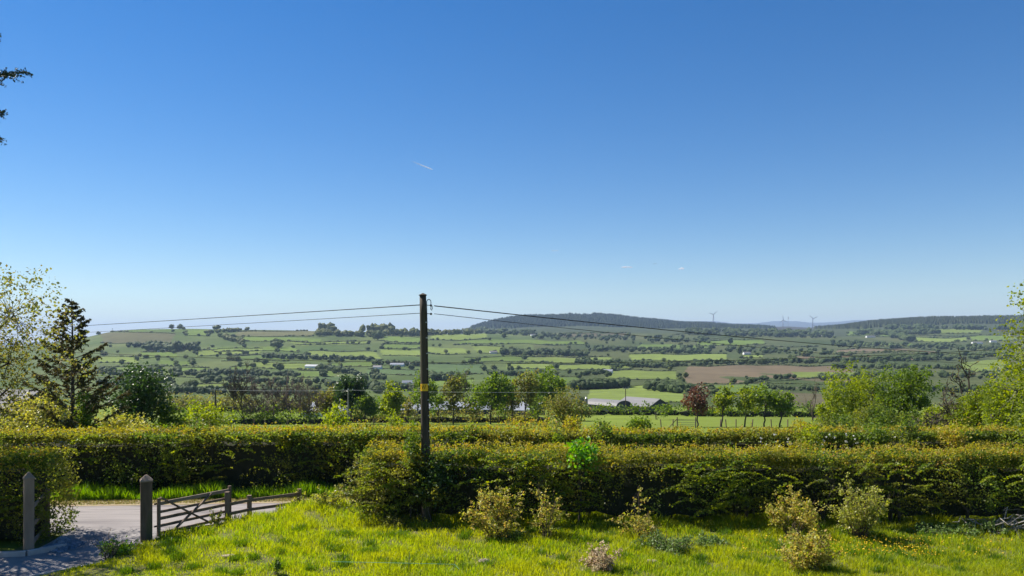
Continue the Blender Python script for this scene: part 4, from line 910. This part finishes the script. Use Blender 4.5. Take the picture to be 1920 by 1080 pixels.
FB = [(585, 690, 'white farmhouse on the far slope below the long green fields'), (963, 665, 'farm building in the trees right of the pole on the far slope'), (925, 663, 'low shed left end of the far tree-ringed farm'), (303, 660, 'pale roof among trees on the upper left slope'),
 (1400, 665, 'small white farm below the dark ridge at right'), (1632, 633, 'long pale shed beneath the forest hill'), (1548, 630, 'tiny white cottage left of the long shed under the forest'), (1832, 645, 'wide pale farm roofs at far right'), (1862, 642, 'small bright roof right end of the far right farm'),
 (745, 687, 'farm buildings just left of the pole on the slope'), (708, 692, 'low white shed at the edge of the blue-green field'), (771, 686, 'white house wall just left of the pole among trees'), (1140, 700, 'cottage roof among trees above the straight tree belt'), (1755, 672, 'white gable beyond the gnarled tree'), (1000, 630, 'white house high on the slope right of the pole'), (764, 722, 'white roofed hut above the farm trees left of the pole')]
for i, (px, py, lb) in enumerate(FB):
    Y = hit(px, py) or 1500; k = Y / F; big = 22 if 'long' in lb or 'wide' in lb or 'buildings' in lb else 13
    gable('far_building', lb, px, Y, 7 * k ** .35, big * k ** .45, 2.6 * k ** .3, 5.0 * k ** .3, 90 + (i * 37 % 40) - 20, M['white'], M['roofgrey'] if i % 3 else M['rooflight'], 'building', group='farm buildings on the valley side')

# ------------------------------------------------------------------ far vegetation
rv = np.random.default_rng(400)
def place(px, py):
    side = ('above the dark round tree' if px < 330 else 'above the bare thicket' if px < 620 else 'just left of the utility pole' if px < 795 else 'just right of the utility pole' if px < 1000 else 'below the round dark hill' if px < 1280 else 'below the wind turbines' if px < 1560 else 'below the forest hill at right')
    return ('on the upper valley side ' if py < 645 else 'on the middle valley side ' if py < 685 else 'on the lower valley side ') + side
PROT = []
for i in range(7):
    mb = MB(); rg = np.random.default_rng(410 + i)
    for j in range(9):
        d = unit(rg.normal(size=3)) * rg.uniform(.25, .6); blob(mb, (d[0] * .8, d[1] * .8, .52 + d[2] * .5), np.array([.34, .34, .3]) * rg.uniform(.75, 1.2), rg, 1, .22)
    u = unit(rg.normal(size=(130, 3))) * np.array([.62, .62, .46]) * rg.uniform(.75, 1.1, (130, 1)) + [0, 0, .55]
    leaves(mb, u, .16, rg)
    tube(mb, [(0, 0, -.1), (0, 0, .4)], [.05, .04], 5)
    PROT.append(mb.mesh('far_tree', M['far']))
def far_tree(px, py, hgt, wf=1.0, label=None, name='far_tree'):
    Y = hit(px, py)
    if Y is None: return
    X = px2u(px) * Y; o = link(name, PROT[rv.integers(0, len(PROT))]); o.location = (X, Y, float(gz(X, Y)) - .2)
    s = hgt / F * Y; o.scale = (s * wf * .8, s * wf * .8, s); o.rotation_euler.z = rv.uniform(0, 6.28)
    tag(o, label or ('larger' if hgt > 9 else 'small') + ' broadleaf tree ' + place(px, py), 'tree', 'distant broadleaf trees' if not label else None)
# single big trees that can be picked out
for px, py, h, wf, lb in ((521, 652, 17, 1.5, 'large dark tree clump in the upper left fields'), (322, 617, 9, 1.2, 'left of two lone skyline trees on the ridge'), (338, 617, 9, 1.2, 'right of two lone skyline trees on the ridge'), (525, 696, 16, 1.0, 'lone round tree in mid-slope fields left of centre'), (497, 684, 12, 1.1, 'small round tree above the lone mid-slope tree'),
   (594, 618, 11, 1.4, 'round skyline tree left of the ridge wood'), (600, 631, 12, 1.4, 'round tree just below the ridge wood'), (708, 638, 19, 1.2, 'big round tree at the right end of the ridge wood'), (946, 634, 11, 1.2, 'round tree beside the upper white house'), (1370, 645, 12, .8, 'dark upright tree on the slope below the turbines'), (1387, 664, 16, .6, 'dark narrow conifer next to the small white farm')):
    far_tree(px, py, h, wf, lb)
cnt = 0
BANDS = [(640, 700, 110, 640, 690, 5, 9, 20), (180, 480, 30, 640, 700, 6, 11, 0), (190, 620, 48, 690, 735, 7, 15, 0), (620, 1100, 44, 688, 730, 7, 14, 0), (840, 1100, 36, 640, 668, 5, 9, 0), (1040, 1330, 40, 640, 680, 5, 10, 0), (1240, 1480, 36, 690, 730, 7, 13, 0), (1300, 1600, 40, 630, 690, 5, 9, 0), (1580, 1900, 40, 630, 690, 5, 10, 0)]
for (x0, x1, n, y0, y1, h0, h1, _) in BANDS:
    for i in range(n if n < 100 else 20):
        if cnt < 285:
            for _ in range(40):
                if rv.uniform() < .65:                      # in a hedge line
                    Q, _c = QUADS[rv.integers(0, len(QUADS))]; e = rv.integers(0, 4); p = Q[e] + (Q[(e + 1) % 4] - Q[e]) * rv.uniform()
                else: p = np.array([rv.uniform(x0, x1), rv.uniform(y0, y1)])
                bad = any((Q[:, 0].min() + 2 < p[0] < Q[:, 0].max() - 2) and (Q[:, 1].min() + 1.5 < p[1] < Q[:, 1].max() - 1.5) for Q, _c in QUADS)
                if not bad: break
            k = np.clip((p[1] - 615) / 90, .35, 1.2)
            far_tree(p[0], p[1] + rv.normal() * .5, rv.uniform(6, 12) * k + 2, rv.uniform(.9, 1.6)); cnt += 1
# hedgerows round the traced fields
def hedgerow(p, q):
    mb = MB(); pts = []; n = max(4, int(np.hypot(*(q - p)) / 1.5)); bend = rv.normal() * .6
    for s in np.linspace(0, 1, n):
        c = p + (q - p) * s + rv.normal(size=2) * [.2, .12] + np.array([0, bend * math.sin(s * 3.14)]); wv = warp(c[0], c[1]); c = c - np.array([float(wv[0]), float(wv[1])]); Y = hit(c[0], c[1])
        if not Y: continue
        w2 = np.array([px2u(c[0]) * Y, Y])
        if pts:
            d = np.linalg.norm(w2 - pts[-1]); st = 1.5 * Y / F
            if d > 14 * st: break
            for j in range(1, int(d / st)): pts.append(pts[-1] + (w2 - pts[-1]) * (1 / (int(d / st) - j + 1)))
        pts.append(w2)
    if len(pts) < 3: return
    P = np.array(pts); c = P.mean(0); g = gz(P[:, 0], P[:, 1]); g0 = float(gz(*c)); big = 0
    for (x, y), z in zip(P, g):
        k = y / F; big = max(0, big - 1) if big else (3 if rv.uniform() < .05 else 0)
        r = rv.uniform(.85, 1.25) * k * (2.2 if big else 1) * (1 if k < 1 else k ** -.25)
        blob(mb, (x - c[0], y - c[1], z - g0 + r * .45), (max(r, k) * rv.uniform(1.0, 1.4), r * 1.1, r * .9), rv, 1, .25)
    t = mb.build('hedgerow', M['farhedge']); t.location = (c[0], c[1], g0)
    m_ = (p + q) / 2; tag(t, ('long' if abs(q[0] - p[0]) > 90 else 'cross-slope' if abs(q[0] - p[0]) > 25 else 'short downhill') + ' hedgerow ' + place(*m_), 'hedgerow', 'distant field hedgerows')
for Q, c in QUADS:
    for a, b, pr in ((3, 2, 1.0), (2, 1, .75), (0, 1, .6), (0, 3, .5)):
        if rv.uniform() < pr: hedgerow(Q[a], Q[b])
for i in range(46):                                   # scrubby lines between the fields
    x0 = rv.uniform(1000, 1850) if i < 30 else rv.uniform(180, 760); y0 = rv.uniform(628, 690) if i < 30 else rv.uniform(672, 728); L = rv.uniform(40, 150)
    p, q = np.array([x0, y0]), np.array([x0 + L, y0 + rv.normal() * 3])
    if not any(((Q[:, 0].min() < x0 + L * f < Q[:, 0].max()) and (Q[:, 1].min() < y0 < Q[:, 1].max())) for Q, _c in QUADS for f in (.1, .5, .9)): hedgerow(p, q)
# woods that read as one mass
def wood(name, label, areas, mat, sub=1):
    mb = MB()
    for (x0, y0, x1, y1, th, n, h, jit) in areas:      # a strip from (x0,y0) to (x1,y1), th pixels deep
        for s in rv.uniform(0, 1, n):
            px = x0 + (x1 - x0) * s; py = y0 + (y1 - y0) * s + rv.uniform(-.5, .5) * th; Y = hit(px, py)
            if Y is None: continue
            X = px2u(px) * Y; k = Y / F; hh = h * k * rv.uniform(1 - jit, 1 + jit); r = hh * rv.uniform(.45, .75); z = float(gz(X, Y))
            blob(mb, (X, Y, z + hh * .5), (r, r, hh * .55), rv, sub, .2)
            for _ in range(2):
                d = rv.normal(size=3) * r * .5; blob(mb, (X + d[0], Y + d[1], z + hh * .6 + abs(d[2]) * .4), (r * .5, r * .5, hh * .3), rv, 1, .25)
    tag(mb.build(name, M[mat]), label, 'wood', kind='stuff')
wood('ridge_wood', 'dark broadleaf woods lining the skyline of the left hill',
     [(398, 618, 475, 615, 2, 36, 8, .3), (385, 626, 475, 619, 2, 26, 6, .3), (475, 617, 560, 618, 2, 22, 6, .3), (560, 619, 600, 620, 2, 10, 7, .3), (600, 620, 735, 622, 4, 100, 15, .25), (595, 628, 720, 632, 3, 50, 9, .3), (720, 628, 795, 629, 3, 40, 10, .25), (795, 628, 900, 626, 4, 50, 8, .3), (410, 632, 455, 646, 3, 26, 8, .3)], 'far')
wood('valley_woods', 'belts of trees and scrub through the valley',
     [(275, 658, 378, 656, 6, 40, 13, .3), (1075, 730, 1175, 726, 3, 110, 15, .15), (1215, 728, 1300, 735, 10, 60, 13, .4), (870, 622, 1000, 628, 5, 60, 7, .4), (1000, 632, 1330, 640, 8, 120, 6, .4), (1100, 656, 1330, 662, 6, 100, 7, .35), (940, 664, 1100, 668, 4, 70, 9, .35), (1080, 680, 1260, 690, 5, 80, 8, .35), (1150, 690, 1330, 684, 4, 60, 8, .35),
      (1260, 655, 1560, 662, 8, 110, 6, .4), (1290, 625, 1560, 630, 9, 190, 8, .35), (1330, 683, 1560, 680, 4, 90, 8, .35), (1560, 680, 1900, 668, 8, 140, 8, .4), (1560, 648, 1900, 655, 8, 120, 7, .4), (1600, 628, 1760, 625, 4, 70, 8, .3), (1660, 617, 1900, 618, 3, 70, 8, .3), (1670, 632, 1710, 640, 4, 26, 10, .3), (640, 727, 790, 733, 6, 60, 12, .3), (800, 712, 860, 712, 6, 36, 12, .3), (380, 715, 640, 722, 8, 60, 9, .4), (180, 700, 420, 704, 8, 70, 8, .4), (915, 702, 980, 705, 3, 40, 8, .3), (560, 672, 700, 676, 4, 44, 7, .4), (700, 683, 790, 686, 3, 44, 7, .3), (490, 670, 600, 674, 4, 36, 7, .4), (1430, 728, 1600, 735, 5, 40, 7, .5), (1400, 716, 1500, 708, 3, 24, 7, .4), (600, 690, 720, 712, 6, 40, 8, .4), (280, 736, 640, 741, 6, 90, 10, .45), (180, 722, 330, 716, 5, 50, 9, .4), (380, 700, 560, 706, 4, 60, 8, .4), (1540, 712, 1900, 706, 8, 90, 9, .45), (1560, 730, 1900, 735, 8, 70, 10, .45), (1560, 690, 1800, 693, 4, 60, 8, .4), (1080, 705, 1140, 700, 3, 24, 7, .4), (240, 650, 300, 652, 4, 24, 8, .3)], 'far')
def conifers(name, label, px0, px1, Y0, Y1, n, h, cond=None):
    mb = MB(); k = 6; th = np.arange(k) * 2 * math.pi / k; ring = np.stack([np.cos(th), np.sin(th), 0 * th], 1)
    px = rv.uniform(px0, px1, n); Y = rv.uniform(Y0, Y1, n); X = px2u(px) * Y; Z = gz(X, Y); py = HZ - (Z - CAMH) * F / Y
    ok = cond(px, py, Y) if cond else np.ones(n, bool)
    px, X, Y, Z = px[ok], X[ok], Y[ok], Z[ok]; n = len(X)
    hh = h * rv.uniform(.7, 1.15, n); r = hh * rv.uniform(.28, .4, n)
    V = np.concatenate([ring[None] * r[:, None, None] + np.stack([X, Y, Z], 1)[:, None, :], (np.stack([X, Y, Z + hh], 1))[:, None, :]], 1)
    i = np.arange(n)[:, None, None] * (k + 1); f = np.array([[j, (j + 1) % k, k] for j in range(k)])[None]
    mb.add(V.reshape(-1, 3), (i + f).reshape(-1, 3)); tag(mb.build(name, M['farcon']), label, 'forest', kind='stuff')
conifers('hilltop_forest', 'dark conifer forest covering the distant round hill', 840, 1560, 3500, 4550, 12000, 17, lambda px, py, Y: (py < 616) & ~((px > 1040) & (px < 1110) & (Y > 4250)))
conifers('forest_hill', 'dark conifer plantation on the hill at right', 1490, 2250, 2900, 3600, 12000, 16, lambda px, py, Y: py < 616.5)
# mast on the round hill
def mast(px, Y, hgt, r, label, base=None):
    X = px2u(px) * Y; g = float(gz(X, Y)); t = thing('radio_mast', (X, Y, g), label, 'mast')
    mb = MB(); tube(mb, [(0, 0, -2), (0, 0, hgt)], [r, r * .5], 6); mb.build('shaft', M['turbine'], t)
    mb = MB(); tube(mb, [(0, 0, hgt * .75), (0, 0, hgt * .95)], [r * 2.2, r * 2.2], 8); mb.build('antenna', M['turbine'], t)
mast(1072, 4500, 12, 2.0, 'tiny mast on top of the distant round hill')
mast(1478, 5950, 85, 1.0, 'thin mast right of the middle wind turbine')
mast(211, 2090, 9, .5, 'tiny post on the left hill skyline')
# wind turbines
for (px, hub, a0, lb) in ((1337, 590, 40, 'leftmost wind turbine standing apart on the skyline'), (1468, 600.5, 96, 'middle wind turbine beside the thin mast'), (1524, 597.5, 22, 'rightmost wind turbine on the skyline')):
    Y = 6000.0; X = px2u(px) * Y; g = float(gz(X, Y)); H = CAMH + (HZ - hub) / F * Y - g
    t = thing('wind_turbine', (X, Y, g), lb, 'wind turbine', 'wind turbines on the horizon')
    mb = MB(); tube(mb, [(0, 0, -3), (0, 0, H)], [3.4, 2.2], 10); mb.build('tower', M['turbine'], t, True)
    mb = MB(); beam(mb, (0, -5, H + 1), (0, 6, H + 1), 3.4, 3.4); mb.build('nacelle', M['turbine'], t)
    mb = MB(); tube(mb, [(0, -5, H + 1), (0, -7, H + 1), (0, -8.5, H + 1)], [2.0, 1.8, .3], 8); hb = mb.build('hub', M['turbine'], t)
    for j in range(3):
        an = math.radians(a0 + 120 * j); d = np.array([math.cos(an), 0, math.sin(an)]); c = np.array([0, -6.6, H + 1]); s = np.cross(d, [0, 1, 0])
        mb = MB(); L = 41; ys = [(.0, 1.4), (.12, 3.2), (.5, 2.3), (1, .7)]; V = []
        for f_, w_ in ys: V += [c + d * L * f_ - s * w_, c + d * L * f_ + np.array([0, -.45, 0]), c + d * L * f_ + s * w_ * .7, c + d * L * f_ + np.array([0, .45, 0])]
        q = [[i * 4 + m, i * 4 + (m + 1) % 4, i * 4 + 4 + (m + 1) % 4, i * 4 + 4 + m] for i in range(3) for m in range(4)] + [[0, 3, 2, 1], [12, 13, 14, 15]]
        mb.add(V, np.array(q)); mb.build('blade', M['turbine'], t)

# ------------------------------------------------------------------ haze, contrail, wisps of cloud
mb = MB(); box(mb, (-40000, -1500, -62), (40000, 24500, 560)); hz_ = mb.build('haze'); tag(hz_, kind='stuff'); hz_['label'] = 'thin blue summer haze over the valley'; hz_['category'] = 'haze'
m, tt, o = nodes('haze_air'); pv = tt.nodes.new('ShaderNodeVolumePrincipled'); pv.inputs['Color'].default_value = (.52, .70, 1.0, 1); pv.inputs['Density'].default_value = 6.5e-5; pv.inputs['Anisotropy'].default_value = .1
tt.links.new(pv.outputs[0], o.inputs['Volume']); hz_.data.materials.append(m)
def vapour(name, dens, fade=False):
    m, t, o = nodes(name); d = t.nodes.new('ShaderNodeBsdfDiffuse'); d.inputs[0].default_value = (.9, .9, .9, 1); tl = t.nodes.new('ShaderNodeBsdfTranslucent'); tl.inputs[0].default_value = (.9, .9, .9, 1)
    mx = t.nodes.new('ShaderNodeMixShader'); mx.inputs[0].default_value = .5; tp = t.nodes.new('ShaderNodeBsdfTransparent'); m2 = t.nodes.new('ShaderNodeMixShader'); m2.inputs[0].default_value = dens
    
    if fade:
        tc = t.nodes.new('ShaderNodeTexCoord'); sx = t.nodes.new('ShaderNodeSeparateXYZ'); mr = t.nodes.new('ShaderNodeMapRange'); mr.inputs[3].default_value = 0.02; mr.inputs[4].default_value = dens
        t.links.new(tc.outputs['Generated'], sx.inputs[0]); t.links.new(sx.outputs[0], mr.inputs[0]); t.links.new(mr.outputs[0], m2.inputs[0])
    t.links.new(d.outputs[0], mx.inputs[1]); t.links.new(tl.outputs[0], mx.inputs[2]); t.links.new(tp.outputs[0], m2.inputs[1]); t.links.new(mx.outputs[0], m2.inputs[2]); t.links.new(m2.outputs[0], o.inputs[0]); return m
Y = 34000.0; a = W(811, 318, Y); b = W(770, 301.5, Y + 900); u = np.linspace(0, 1, 10)[:, None]
mb = MB(); tube(mb, (b - a) * u, np.array([10, 24, 27, 28, 28, 28, 27, 25, 22, 12]), 8); o = mb.build('contrail', vapour('contrail_vapour', .6, True), smooth=True); o.location = tuple(a); tag(o, 'short white aircraft contrail high in the blue sky', 'contrail')
for i, (px, py, wp, hp, lb) in enumerate(((1176, 500.5, 24, 4.5, 'widest small white cloud wisp above the hills'), (1278, 503.5, 12, 5, 'small white cloud puff right of the widest wisp'), (1228, 494.5, 8, 2.5, 'faintest tiny cloud between the two wisps'), (1041, 470, 20, 1.6, 'thin faint streak of cloud above the round hill'))):
    Yc = 30000.0; rg = np.random.default_rng(600 + i); mb = MB(); s = Yc / F
    for j in range(9): blob(mb, (rg.uniform(-.4, .4) * wp * s, rg.normal() * 40, rg.normal() * hp * .18 * s), np.array([wp * .16, hp * .4, hp * .26]) * s * rg.uniform(.6, 1.1), rg, 2, .08)
    o = mb.build('cloud', vapour('cloud_vapour', .4 if i < 2 else .16), smooth=True); o.location = tuple(W(px, py, Yc)); tag(o, lb, 'cloud', 'small cloud wisps')
